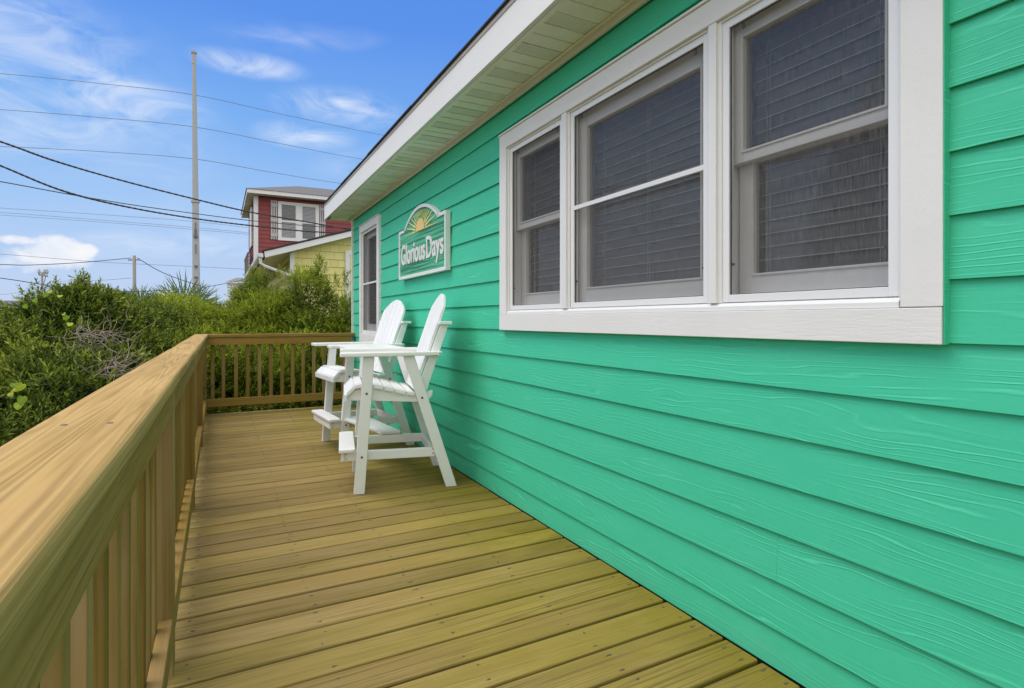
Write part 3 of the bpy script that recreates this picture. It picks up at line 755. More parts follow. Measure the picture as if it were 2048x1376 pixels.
# ------------------------------------------------------------------ tall chairs
CH = (.33, .2925)
def chair():
    root = empty('tall_chair')
    def c(mb, name, m_=POLY, bev=.004, parent=root): return shift(mb, *CH).build(name, m_, parent, bevel=bev)
    for y in (0, .55):
        c(MB().prism([(0,0),(.067,0),(.128,.862),(.061,.862)], y, y+.035), 'leg')
        c(MB().prism([(.584,0),(.655,0),(.378,.862),(.306,.862)], y, y+.035), 'leg')
    for y in (.0355, .5145):
        # curved seat side
        top = [(-.036,.607),(.005,.650),(.05,.664),(.11,.662),(.18,.648),(.25,.630),(.32,.613),(.38,.604),(.50,.632),(.50,.60)]
        c(MB().prism([(-.036,.588),(-.01,.585),(.38,.560),(.47,.565)]+top[::-1], y, y+.034), 'seat_rail')
        c(MB().prism([(-.055,.205),(.515,.197),(.515,.256),(-.055,.264)], y, y+.030), 'stretcher')
        c(MB().prism([(.375,.564),(.44,.564),(.606,1.062),(.552,1.062)], y+.002, y+.036), 'back_post')
    c(MB().box(-.056, -.0365, .0, .585, .585, .628), 'apron')
    c(MB().box(-.075, -.0555, .030, .555, .205, .262), 'stretcher')
    c(MB().box(.490, .5145, .066, .514, .198, .2555), 'stretcher')
    # seat slats
    tp = [(-.050,.630),(.002,.682),(.060,.690),(.124,.684),(.190,.669),(.258,.651),(.330,.633),(.385,.625)]
    for (x0, z0), (x1, z1) in zip(tp[:-1], tp[1:]):
        d = Vector((x1-x0, z1-z0)); L = d.length; d.normalize(); n_ = Vector((d.y, -d.x))
        a = Vector((x0, z0))+d*.005; b = Vector((x1, z1))-d*.006
        q = [a, b, b+n_*.022, a+n_*.022]
        c(MB().prism([(p.x, p.y) for p in q], .004, .581), 'seat_slat', bev=.003)
    # fan back: five slats in a leaning plane, arched top
    ang = math.atan(.352); zb, xb = .640, .376
    def bp(s_, t_, off):   # s lateral from centre, t up the plane, off behind it
        return (xb+math.sin(ang)*t_+math.cos(ang)*off, .2925+s_, zb+math.cos(ang)*t_-math.sin(ang)*off)
    Tm = .678
    for k in range(-2, 3):
        def edge(f, t_):   # f = slat boundary index -2.5..2.5
            return f*(.090+.016*t_/Tm)
        n = 7; prof = []
        g = .0035
        def topz(s_): return Tm-1.68*s_*s_
        f0, f1 = k-.5, k+.5
        pts = [(edge(f0, 0)+g, 0), (edge(f1, 0)-g, 0)]
        for j in range(n+1):
            f = f1+(f0-f1)*j/n
            s_ = edge(f, Tm*.95); s_ += -g if j == 0 else (g if j == n else 0)
            tt = topz(s_)
            if abs(k) == 2 and ((j == 0 and k == 2) or (j == n and k == -2)): tt -= .02
            pts.append((s_, tt))
        m = len(pts); vs = [bp(a, b, 0) for a, b in pts]+[bp(a, b, .021) for a, b in pts]
        fs = [tuple(range(m)), tuple(range(2*m-1, m-1, -1))]+[(i, i+m, (i+1) % m+m, (i+1) % m) for i in range(m)]
        c(MB().add(vs, fs), 'back_slat', bev=.004)
    c(MB().box(.538, .622, -.004, .589, 1.0635, 1.084), 'back_crosspiece')
    c(MB().box(.452, .475, .072, .513, .800, .860), 'back_crosspiece')
    # arms
    for s_ in (1, -1):
        yo = -.045 if s_ == 1 else .63
        P_ = [(-.075, 0), (-.082, .012), (-.082, .118), (-.07, .130), (.20, .130), (.40, .098), (.547, .090), (.555, .082), (.555, .032), (.545, .020), (.1, .0)]
        c(MB().prism([(x, yo+s_*y) for x, y in P_], .863, .889, 'z'), 'armrest', bev=.006)
    # footrest
    c(MB().prism([(-.088,.006),(-.078,-.008),(.000,-.008),(.010,.004),(.010,.581),(.000,.593),(-.078,.593),(-.088,.579)], .2655, .288, 'z'), 'footrest', bev=.005)
    def bolt(x, y, z, dy, r=.0075):
        mb = MB(); mb.tube([(x, y, z), (x, y+dy*.5, z), (x, y+dy, z)], [r, r, r*.55], 10); c(mb, 'bolt', BOLT, 0)
    for (x, z) in ((.079,.629), (.427,.590), (.050,.232)):
        bolt(x, .0005, z, -.006); bolt(x, .5845, z, .006)
    for y, dy in ((-.0245+.004, -.006), (.6095-.004, .006)): bolt(.538, y, .876, dy, .006)
    for y, dy in ((.036, -.003), (.5435, .003)):
        for z in (.220, .248): bolt(.502, y, z, dy, .004); bolt(-.045, y, z, dy, .004)
    return root
ch1 = chair()
def place_chair(root, px, py, ang):
    # px,py = floor position of the camera-side front foot's corner
    cx, cy = CH; ca_, sa_ = math.cos(ang), math.sin(ang)
    root.location = (px+cx*ca_-cy*sa_, py+cx*sa_+cy*ca_, 0.001); root.rotation_euler = (0, 0, ang)
A1, A2 = math.radians(-10.7), math.radians(5.0)
place_chair(ch1, .744, 3.543, A1)
tag(ch1, 'tall white slatted deck chair nearer the triple window, its outer side seen edge on', 'chair', 'tall white chairs on the deck')
ch2 = copy_tree(ch1); place_chair(ch2, .872, 4.681, A2)
tag(ch2, 'tall white slatted deck chair nearer the far railing, under the sign and narrow window', 'chair', 'tall white chairs on the deck')
# table top and shelf joining the two chairs
tb = empty('linking_table', (1.02, 4.38, 0))
tag(tb, 'small white two tier table fitted between the two tall chairs', 'table')
def chp(P, ang, x, y): return (P[0]+x*math.cos(ang)-y*math.sin(ang), P[1]+x*math.sin(ang)+y*math.cos(ang))
P1, P2_ = (.744, 3.543), (.872, 4.681)
def tbuild(mb, name, bev=.005): return shift(mb, 1.02, 4.38).build(name, POLY, tb, bevel=bev)
for a, b in ((-.02, .115), (.119, .255), (.259, .39)):
    tbuild(MB().prism([chp(P1, A1, a, .634), chp(P1, A1, b, .634), chp(P2_, A2, b, -.049), chp(P2_, A2, a, -.049)], .866, .889, 'z'), 'table_slat')
tbuild(MB().prism([chp(P1, A1, .04, .60), chp(P1, A1, .08, .60), chp(P2_, A2, .08, -.02), chp(P2_, A2, .04, -.02)], .838, .8625, 'z'), 'cleat')
tbuild(MB().prism([chp(P1, A1, .32, .60), chp(P1, A1, .36, .60), chp(P2_, A2, .36, -.02), chp(P2_, A2, .32, -.02)], .838, .8625, 'z'), 'cleat')
tbuild(MB().prism([chp(P1, A1, .20, .512), chp(P1, A1, .34, .512), chp(P2_, A2, .23, .068), chp(P2_, A2, .03, .068)], .2665, .290, 'z'), 'shelf')

# ------------------------------------------------------------------ ground
def ground():
    m_, t = mat('sandy_ground')
    n1 = t.noise(t.obj, .35, 6, .6); n2 = t.noise(t.obj, 9, 5, .6)
    k = t.m('ADD', t.m('MULTIPLY', n1, .6), t.m('MULTIPLY', n2, .4))
    t.L.new(t.ramp(k, [(.38, (.045,.075,.02)), (.52, (.10,.12,.045)), (.62, (.30,.26,.17))]), t.b.inputs['Base Color']); t.b.inputs['Roughness'].default_value = .95
    n = 40; vs = []; fs = []
    for i in range(n+1):
        for j in range(n+1):
            x = (i/n*2-1); y = (j/n*2-1)
            vs.append((x*abs(x)*1200, y*abs(y)*1200, -2.45))
    for i in range(n):
        for j in range(n): fs.append((i*(n+1)+j, (i+1)*(n+1)+j, (i+1)*(n+1)+j+1, i*(n+1)+j+1))
    o = MB().add(vs, fs, 0).build('ground', m_)
    tag(o, kind='structure')
ground()

# ------------------------------------------------------------------ foliage
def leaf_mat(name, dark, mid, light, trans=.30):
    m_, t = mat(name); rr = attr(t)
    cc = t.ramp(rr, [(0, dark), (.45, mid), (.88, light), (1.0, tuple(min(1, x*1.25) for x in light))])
    t.L.new(cc, t.b.inputs['Base Color']); t.b.inputs['Roughness'].default_value = .55; t.b.inputs['Specular IOR Level'].default_value = .22
    tl = t.n('ShaderNodeBsdfTranslucent'); t.L.new(t.mix(.12, cc, (.16,.20,.02)), tl.inputs[0])
    mx = t.n('ShaderNodeMixShader'); mx.inputs[0].default_value = trans
    t.L.new(t.b.outputs[0], mx.inputs[1]); t.L.new(tl.outputs[0], mx.inputs[2]); t.L.new(mx.outputs[0], t.out.inputs[0])
    return m_
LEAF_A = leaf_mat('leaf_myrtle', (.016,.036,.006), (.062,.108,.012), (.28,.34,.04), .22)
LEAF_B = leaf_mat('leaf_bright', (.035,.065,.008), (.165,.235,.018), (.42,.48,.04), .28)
LEAF_D = leaf_mat('leaf_deep_green', (.006,.015,.003), (.022,.045,.006), (.17,.23,.025), .14)  # myrtle leaf darkened: the bush's own shade put into the colour
LEAF_C = leaf_mat('leaf_dark_cedar', (.015,.03,.012), (.03,.055,.02), (.06,.09,.03))
LEAF_V = leaf_mat('leaf_vine', (.16,.28,.02), (.28,.42,.03), (.50,.55,.04), .4)
PALMM = leaf_mat('palm_blade', (.05,.10,.035), (.10,.17,.06), (.22,.28,.12))
TWIG = simple('dead_twig', (.33,.27,.22), .9, .2, 20)
BARK = simple('bark', (.12,.09,.065), .9, .3, 20)

def leaves_object(name, base, axis, nleaf, llen, lwid, tint, mat_, parent, origin, seed, slen=.16, droop=0.0):
    """sprigs: each has leaves spiralling along a short stem"""
    rg = np.random.default_rng(seed)
    N = len(base)
    ax = axis/np.linalg.norm(axis, axis=1, keepdims=True)
    ref = np.where(np.abs(ax[:, 2:3]) < .9, np.array([[0, 0, 1.]]), np.array([[1., 0, 0]]))
    e1 = np.cross(ax, ref); e1 /= np.linalg.norm(e1, axis=1, keepdims=True); e2 = np.cross(ax, e1)
    k = np.arange(nleaf)
    sl = slen*(.7+.6*rg.random((N, 1)))
    tpos = (k+.3)/nleaf
    pos = base[:, None, :]+ax[:, None, :]*(sl*tpos)[:, :, None]
    phi = (k*2.399)[None, :]+rg.random((N, 1))*6.28
    rad = e1[:, None, :]*np.cos(phi)[:, :, None]+e2[:, None, :]*np.sin(phi)[:, :, None]
    open_ = (1.05-.75*tpos)[None, :, None]+rg.normal(0, .15, (N, nleaf, 1))
    d = ax[:, None, :]*np.cos(open_)+rad*np.sin(open_)
    d[:, :, 2] -= droop
    d /= np.linalg.norm(d, axis=2, keepdims=True)
    side = np.cross(d, ax[:, None, :]); ln = np.linalg.norm(side, axis=2, keepdims=True); side = np.where(ln > 1e-4, side/np.maximum(ln, 1e-4), e1[:, None, :])
    nrm = np.cross(side, d)
    L = llen*(.65+.7*rg.random((N, nleaf, 1)))*(1-.35*tpos[None, :, None]*0)
    Wd = lwid*(.7+.6*rg.random((N, nleaf, 1)))
    p0 = pos; p2 = pos+d*L-nrm*L*.10
    mid = pos+d*L*.48
    p1 = mid+side*Wd*.5+nrm*Wd*.15; p3 = mid-side*Wd*.5+nrm*Wd*.15
    V = np.stack([p0, p1, p2, p3], axis=2).reshape(-1, 3)-np.array(origin)
    nf = N*nleaf
    me = bpy.data.meshes.new(name)
    me.vertices.add(nf*4); me.vertices.foreach_set('co', V.astype(np.float32).ravel())
    me.loops.add(nf*4); me.loops.foreach_set('vertex_index', np.arange(nf*4, dtype=np.int32))
    me.polygons.add(nf); me.polygons.foreach_set('loop_start', np.arange(0, nf*4, 4, dtype=np.int32)); me.polygons.foreach_set('loop_total', np.full(nf, 4, dtype=np.int32))
    young_lit = (rg.random((N, 1)) < .13)*.38  # yellow tips on random sprigs: new growth, with highlights put into the tint
    tt = tint[:, None]+young_lit*(tpos[None, :] > .35)+rg.normal(0, .10, (N, nleaf))+.26*(tpos[None, :]-.5)
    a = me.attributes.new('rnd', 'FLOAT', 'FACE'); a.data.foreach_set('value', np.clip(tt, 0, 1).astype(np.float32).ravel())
    me.materials.append(mat_); me.update(calc_edges=True); me.validate()
    o = bpy.data.objects.new(name, me); col.objects.link(o); o.parent = parent
    return o

def vnoise(p, f, seed):
    s = seed*1.37
    return (np.sin(p[:, 0]*f+s)*np.cos(p[:, 1]*f*1.13+s*2)+np.sin(p[:, 2]*f*1.21+s*3+p[:, 0]*f*.6)+.5*np.sin(p[:, 1]*f*2.3+p[:, 2]*f*1.9+s))/2.5

def shrub(name, label, cat, group, blobs, n, mat_, seed, llen=.055, lwid=.015, nleaf=12, slen=.15, core=.35, tintb=.42, ground_z=-2.45, clumps=38, twigs=True, cutbelow=None, up=.35):
    """blobs: list of (x,y,z,rx,ry,rz).  Clumpy shell of sprigs + a looser inner fill + limbs"""
    rg = np.random.default_rng(seed)
    bl = np.array(blobs, float)
    cx, cy = bl[:, 0].mean(), bl[:, 1].mean()
    root = empty(name, (cx, cy, ground_z)); tag(root, label, cat, group)
    area = (bl[:, 3]*bl[:, 4]*bl[:, 5])**(2/3); pr = area/area.sum()
    out_b, out_a, out_t = [], [], []
    def sample(n_, shell):
        idx = rg.choice(len(bl), n_, p=pr)
        d = rg.normal(size=(n_, 3)); d /= np.linalg.norm(d, axis=1, keepdims=True)
        r = np.where(shell, .86+.18*rg.random(n_), .45+.42*rg.random(n_))
        P = bl[idx, :3]+d*bl[idx, 3:6]*r[:, None]
        nrm = d/bl[idx, 3:6]; nrm /= np.linalg.norm(nrm, axis=1, keepdims=True)
        lump = vnoise(P, 4.2, seed)+.6*vnoise(P, 9.5, seed+3)
        P = P+nrm*(lump*.17)[:, None]
        # drop those buried deep in another blob
        keep = np.ones(n_, bool)
        for b in bl:
            q = (P-b[:3])/b[3:6]; keep &= ~((q**2).sum(1) < (.60 if shell.any() else .18))
        tocam = np.array([0, 0, EYE])-P; tocam /= np.linalg.norm(tocam, axis=1, keepdims=True)
        facing = (nrm*tocam).sum(1)
        keep &= facing > -.55
        keep &= P[:, 2] > (ground_z+.02 if cutbelow is None else cutbelow)
        # ragged gaps between clumps
        gap = vnoise(P, 6.1, seed+11)
        if shell.any(): keep &= (gap > -.40) | (rg.random(n_) < .35)
        return P[keep], nrm[keep], lump[keep]
    P, nr, lp = sample(n, np.ones(n, bool))
    ax = nr*.75+np.array([0, 0, up])+rg.normal(0, .33, P.shape)
    t_ = tintb+.24*lp+.16*nr[:, 2]+.14*vnoise(P, 1.9, seed+21)+rg.normal(0, .09, len(P))  # upward sprigs and bulges tinted lighter, as if lit from above
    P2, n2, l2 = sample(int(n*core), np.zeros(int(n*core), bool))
    ax2 = n2*.6+rg.normal(0, .5, P2.shape)+np.array([0, 0, .2]); t2 = tintb-.16+rg.normal(0, .1, len(P2))  # inner sprigs tinted darker: shade inside the crown put into the colour
    # leading shoots that break the outline
    top = P[(nr[:, 2] > .25)]
    if len(top):
        ks = rg.choice(len(top), min(len(top), max(8, n//160)), replace=False)
        sh = []; sa = []
        for q in top[ks]:
            hgt = .05+.15*rg.random(); ln = Vector((rg.normal(0, .3), rg.normal(0, .3), 1)).normalized()
            for s_ in np.arange(0, hgt, .045): sh.append(q+np.array(ln)*s_); sa.append(np.array(ln)+rg.normal(0, .35, 3))
        P = np.vstack([P, sh]); ax = np.vstack([ax, sa]); t_ = np.concatenate([t_, np.full(len(sh), tintb+.18)])
    B = np.vstack([P, P2]); A = np.vstack([ax, ax2]); Tn = np.concatenate([t_, t2])
    leaves_object('foliage', B, A, nleaf, llen, lwid, Tn, mat_, root, (cx, cy, ground_z), seed, slen)
    # limbs
    mb = MB(); ra = random.Random(seed)
    for b in blobs:
        for _ in range(7):
            d = Vector((ra.gauss(0, 1), ra.gauss(0, 1), ra.gauss(.2, .7))).normalized()
            tip = Vector((b[0]+d.x*b[3]*.85, b[1]+d.y*b[4]*.85, b[2]+d.z*b[5]*.85))
            foot = Vector((b[0]+ra.gauss(0, .18), b[1]+ra.gauss(0, .18), ground_z))
            m1 = foot.lerp(tip, .45)+Vector((ra.gauss(0, .1), ra.gauss(0, .1), .1))
            pts = [foot.lerp(m1, s_/4)+Vector((ra.gauss(0, .02), ra.gauss(0, .02), 0)) for s_ in range(4)]+[m1.lerp(tip, s_/5)+Vector((ra.gauss(0, .03), ra.gauss(0, .03), ra.gauss(0, .03))) for s_ in range(6)]
            pts = [p-Vector((cx, cy, ground_z)) for p in pts]
            mb.tube(pts, [.028*(1-.085*i) for i in range(10)], 5)
    mb.build('stem', BARK, root)
    return root

def bl_at(u, v, d, rx, ry, rz):
    """blob whose top sits at pixel (u,v) when seen at distance d"""
    p = at_d(u, v, d); return (p[0], p[1], p[2]-rz, rx, ry, rz)
HG = 'wax myrtle shrubs growing outside the railing'
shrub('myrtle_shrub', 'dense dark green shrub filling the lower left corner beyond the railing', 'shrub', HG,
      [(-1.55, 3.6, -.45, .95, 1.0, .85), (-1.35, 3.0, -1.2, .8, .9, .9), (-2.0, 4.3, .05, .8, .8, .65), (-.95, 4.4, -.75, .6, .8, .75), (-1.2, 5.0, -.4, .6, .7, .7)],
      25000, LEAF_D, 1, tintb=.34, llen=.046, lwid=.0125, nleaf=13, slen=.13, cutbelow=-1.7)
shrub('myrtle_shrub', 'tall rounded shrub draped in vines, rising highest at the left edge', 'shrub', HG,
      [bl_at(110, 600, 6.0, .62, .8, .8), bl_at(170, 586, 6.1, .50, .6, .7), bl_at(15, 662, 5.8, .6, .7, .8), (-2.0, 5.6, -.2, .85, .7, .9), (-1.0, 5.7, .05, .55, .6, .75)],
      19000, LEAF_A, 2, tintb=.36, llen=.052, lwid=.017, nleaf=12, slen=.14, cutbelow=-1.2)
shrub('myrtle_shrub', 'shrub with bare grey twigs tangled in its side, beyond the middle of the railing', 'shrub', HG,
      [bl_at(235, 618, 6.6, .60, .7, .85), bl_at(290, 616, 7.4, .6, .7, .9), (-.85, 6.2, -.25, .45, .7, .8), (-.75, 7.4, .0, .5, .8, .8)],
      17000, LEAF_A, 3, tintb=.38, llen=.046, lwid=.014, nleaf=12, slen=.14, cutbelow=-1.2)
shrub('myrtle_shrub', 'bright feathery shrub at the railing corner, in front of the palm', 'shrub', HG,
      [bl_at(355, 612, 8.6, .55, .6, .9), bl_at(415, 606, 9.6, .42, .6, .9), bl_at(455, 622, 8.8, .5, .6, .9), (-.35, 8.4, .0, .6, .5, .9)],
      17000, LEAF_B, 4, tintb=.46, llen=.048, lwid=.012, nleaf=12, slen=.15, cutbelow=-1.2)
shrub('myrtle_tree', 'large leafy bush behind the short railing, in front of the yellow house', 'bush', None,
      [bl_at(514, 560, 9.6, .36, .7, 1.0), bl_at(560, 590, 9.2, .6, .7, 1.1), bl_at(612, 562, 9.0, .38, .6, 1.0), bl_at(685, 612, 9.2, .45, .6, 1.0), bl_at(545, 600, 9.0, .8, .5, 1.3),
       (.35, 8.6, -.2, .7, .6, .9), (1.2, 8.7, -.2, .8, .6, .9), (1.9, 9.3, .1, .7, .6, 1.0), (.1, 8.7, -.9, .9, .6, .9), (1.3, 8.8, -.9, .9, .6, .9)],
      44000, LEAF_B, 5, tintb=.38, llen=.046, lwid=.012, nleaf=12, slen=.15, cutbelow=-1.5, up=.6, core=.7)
# upright shoots on top of the bushes
def shoots(parent_root, spots, seed, mat_):
    rg = np.random.default_rng(seed); Bp = []; Ap = []
    for (u, v, d, h) in spots:
        p = np.array(at_d(u, v, d)); ln = np.array([rg.normal(0, .12), rg.normal(0, .12), 1.0])
        for s_ in np.arange(0, h, .03):
            for _ in range(2):
                Bp.append(p-ln*s_+rg.normal(0, .012+.10*s_, 3)*np.array([1, 1, .4])); Ap.append(ln+rg.normal(0, .45, 3))
    Bp = np.array(Bp); Ap = np.array(Ap)
    leaves_object('foliage', Bp, Ap, 8, .05, .013, np.full(len(Bp), .55), mat_, parent_root, tuple(parent_root.location), seed, .08)
roots = {o['label'][:12]: o for o in bpy.data.objects if o.name.startswith('myrtle')}
allm = [o for o in bpy.data.objects if o.name.startswith('myrtle') and o.parent is None]
shoots(allm[1], [(160,556,6.0,.25), (152,566,6.0,.2), (170,562,6.1,.2), (110,572,6.0,.12), (60,585,5.9,.15), (48,590,5.9,.12), (195,578,6.1,.12)], 31, LEAF_B)
big = [o for o in allm if o.name.startswith('myrtle_tree')][0]
shoots(big, [(640,517,8.9,.42), (634,530,8.9,.3), (646,530,8.9,.3), (690,548,8.9,.25), (672,556,8.9,.2), (600,540,9.1,.2), (503,538,9.5,.2), (560,540,9.2,.2)], 32, LEAF_B)

# dead twig tangle, belongs to the third shrub
def twigs(root, spots, seed):
    ra = random.Random(seed); mb = MB()
    for (u, v, d, su, sv, n) in spots:
        for _ in range(n):
            p = Vector(at_d(u+ra.gauss(0, su), v+ra.gauss(0, sv), d+ra.gauss(0, .08)))
            dr = Vector((ra.gauss(0, 1), ra.gauss(-.2, .6), ra.gauss(-.25, .6))).normalized()
            pts = [p]
            for k in range(6):
                dr = (dr+Vector((ra.gauss(0, .35), ra.gauss(0, .35), ra.gauss(0, .35)))).normalized(); pts.append(pts[-1]+dr*(.03+ra.random()*.05))
            pts = [q-root.location for q in pts]
            mb.tube(pts, [.0035-.0003*i for i in range(7)], 4)
    mb.build('dead_twigs', TWIG, root)
twigs(allm[2], [(182,668,4.92,20,6,34), (205,690,4.92,26,12,14), (230,738,4.55,11,16,44), (222,748,4.45,12,10,30), (170,700,4.9,16,14,14)], 9)
# heart-shaped vine leaves
def vines(root, seed):
    ra = random.Random(seed); mb = MB()
    spots = [(33,777,3.35), (22,787,3.35), (42,772,3.3), (28,769,3.4), (128,628,5.2), (133,634,5.2), (100,583,5.3), (92,589,5.3), (70,600,5.3), (120,592,5.3), (50,612,5.2), (140,648,5.1), (45,798,3.3), (38,810,3.3)]
    for (u, v, d) in spots:
        p = Vector(at_d(u, v, d))-root.location; s_ = .030+ra.random()*.012
        q = Matrix.Rotation(ra.uniform(-.9, .9), 3, 'Y') @ Matrix.Rotation(math.radians(ra.uniform(20, 75)), 3, 'X')
        out = [(0,-1),(.45,-.55),(.62,0),(.42,.42),(.12,.48),(0,.3),(-.12,.48),(-.42,.42),(-.62,0),(-.45,-.55)]
        mb.add([p+q @ Vector((a*s_, b*s_, abs(a)*s_*.25)) for a, b in out], [tuple(range(10))])
    mb.build('vine_leaves', LEAF_V, root)
vines(allm[0], 4)

# windswept dark cedar top and palmetto
shrub('cedar_tree', 'small dark windswept tree top just above the hedge, left of the wooden pole', 'tree', None,
      [bl_at(232, 590, 14, .30, .5, .28), bl_at(210, 597, 14, .35, .5, .3), bl_at(250, 592, 14, .18, .3, .14), bl_at(190, 606, 14, .3, .4, .3)],
      2600, LEAF_C, 8, tintb=.4, llen=.07, lwid=.016, nleaf=10, slen=.12, cutbelow=.5)
def palm(name, label, base, fans, seed, s=1.0):
    ra = random.Random(seed); root = empty(name, base); tag(root, label, 'palm')
    for (fu, fv, dd, az_, tilt, ln) in fans:
        c0 = Vector(at_d(fu, fv, dd)); mb = MB()
        fwd_ = Vector((math.cos(az_), 0.25*math.sin(az_*3), math.sin(az_))).normalized()
        nrm = Vector((0, 1, 0)).cross(fwd_); nrm = (Vector((0, -1, .25))).normalized()
        sd_ = fwd_.cross(nrm).normalized()
        n = 26
        for k in range(n):
            a = math.radians(-78+156*k/(n-1))+ra.gauss(0, .03)
            d = (fwd_*math.cos(a)+sd_*math.sin(a)+nrm*ra.gauss(0, .13)).normalized(); L = ln*(.8+.25*math.cos(a))*ra.uniform(.85, 1.1)
            w_ = .010*s; sd2 = d.cross(nrm).normalized()
            pts = [c0, c0+d*L*.45+sd2*w_, c0+d*L*.45-sd2*w_, c0+d*L*.8+sd2*w_*.7-Vector((0,0,.02)), c0+d*L*.8-sd2*w_*.7-Vector((0,0,.02)), c0+d*L-Vector((0,0,.06*ra.random()))]
            pts = [p-Vector(base) for p in pts]
            mb.add(pts, [(0,1,2),(2,1,3,4),(4,3,5)], .3+.5*ra.random())
        mb.tube([Vector((0, 0, .05)), (c0-Vector(base))*.5+Vector((0, 0, .1)), c0-Vector(base)], .012, 5, .3)
        mb.build('frond', PALMM, root)
    mb = MB(); hz = max(.3, at_d(fans[0][0], 640, fans[0][2])[2]-base[2]-.3)
    mb.tube([(0,0,0),(.02,0,hz*.5),(0,0,hz)], [.13,.12,.10], 10); mb.build('trunk', BARK, root)
    return root
b1 = at_d(362, 641, 11.0)
palm('palmetto', 'fan palm with upright blades in front of the base of the tall pole', (b1[0], b1[1], -2.45),
     [(368,606,10.6,1.62,0,.62), (350,612,10.7,2.1,0,.50), (394,610,10.8,1.3,0,.50), (402,618,10.4,.6,0,.42), (338,622,10.6,2.6,0,.42)], 3)
b2 = at_d(280, 641, 10.0)
palm('palmetto', 'low fan palm with spread blades right of the wooden pole', (b2[0], b2[1], -2.45),
     [(282,604,9.6,1.5,0,.34), (268,604,10.2,2.3,0,.24), (298,606,10.2,1.0,0,.22)], 5, .7)

def scrub():
    rg = np.random.default_rng(77); n = 9000
    x = -5.5-75*rg.random(n)**1.6; y = -12+110*rg.random(n)
    lump = np.sin(x*.55+np.sin(y*.31)*2)*np.cos(y*.47)+.5*np.sin(x*1.3+y*.9)
    keep = lump > -.35; x, y, lump = x[keep], y[keep], lump[keep]
    z = -2.45+np.clip(.25+.75*(lump+.35), .1, 1.7)*(.45+.6*rg.random(len(x)))
    B = np.stack([x, y, z], 1); A = rg.normal(0, .6, B.shape)+np.array([0, 0, .9])
    root = empty('scrub', (-30, 40, -2.45)); tag(root, 'low coastal scrub spreading away beyond the hedge', 'scrub', kind='stuff')
    leaves_object('foliage', B, A, 12, .30, .13, .35+.18*lump, LEAF_A, root, (-30, 40, -2.45), 78, .5)
scrub()

# ------------------------------------------------------------------ neighbouring houses
def shake_mat():
    m_, t = mat('yellow_shake')
    br = t.n('ShaderNodeTexBrick')
    br.offset = .5
    t.L.new(t.map(t.obj, rot=(math.radians(90), 0, 0)), br.inputs['Vector']); 
    br.inputs['Scale'].default_value = 1.0; br.inputs['Brick Width'].default_value = .21; br.inputs['Row Height'].default_value = .184
    br.inputs['Mortar Size'].default_value = .0035; br.inputs['Mortar Smooth'].default_value = .1; br.inputs['Bias'].default_value = 0
    br.inputs['Color1'].default_value = (.66,.60,.21,1); br.inputs['Color2'].default_value = (.73,.67,.27,1); br.inputs['Mortar'].default_value = (.40,.34,.08,1)
    t.L.new(br.outputs['Color'], t.b.inputs['Base Color']); t.b.inputs['Roughness'].default_value = .7
    bump(t, t.noise(t.map(t.obj, scale=(40, 40, 2)), 1.0, 3, .6), .3, .004)
    return m_
SHAKE = shake_mat()
RED = simple('red_siding', (.245,.043,.042), .6, .14, 5)
HTRIM = simple('house_trim_white', (.72,.72,.72), .5, .05, 3)
GREYSH = simple('grey_shutter', (.46,.44,.45), .6, .06, 4)
GROOF = simple('grey_shingles', (.13,.125,.125), .9, .45, 9, stretch=(2, 2, 6))
BEIGE = simple('soffit_beige', (.62,.57,.52), .6, .06, 3)
PANE = simple('pane_dark', (.055,.06,.065), .12, .1, 2, spec=.8)
BLIND2 = simple('blind_white', (.36,.37,.38), .5, .05, 3)

def lap_wall(mb, x0, x1, Yf, z0, z1, ex=.15, holes=(), skip=None):
    """clapboards on a wall facing -Y"""
    z = z0
    while z < z1-.01:
        zt = min(z+ex, z1); rnd = R.random()
        xs = sorted(set([x0, x1]+[e for h in holes for e in h[:2] if x0 < e < x1]))
        for a, b in zip(xs[:-1], xs[1:]):
            if any(h[0] < (a+b)/2 < h[1] and z >= h[2]-ex*.6 and zt <= h[3]+ex*.6 for h in holes): continue
            mb.add([(a,Yf,z),(b,Yf,z),(b,Yf+.018,zt),(a,Yf+.018,zt),(a,Yf+.03,z),(b,Yf+.03,z)], [(0,1,2,3),(0,4,5,1)], rnd)
        z = zt

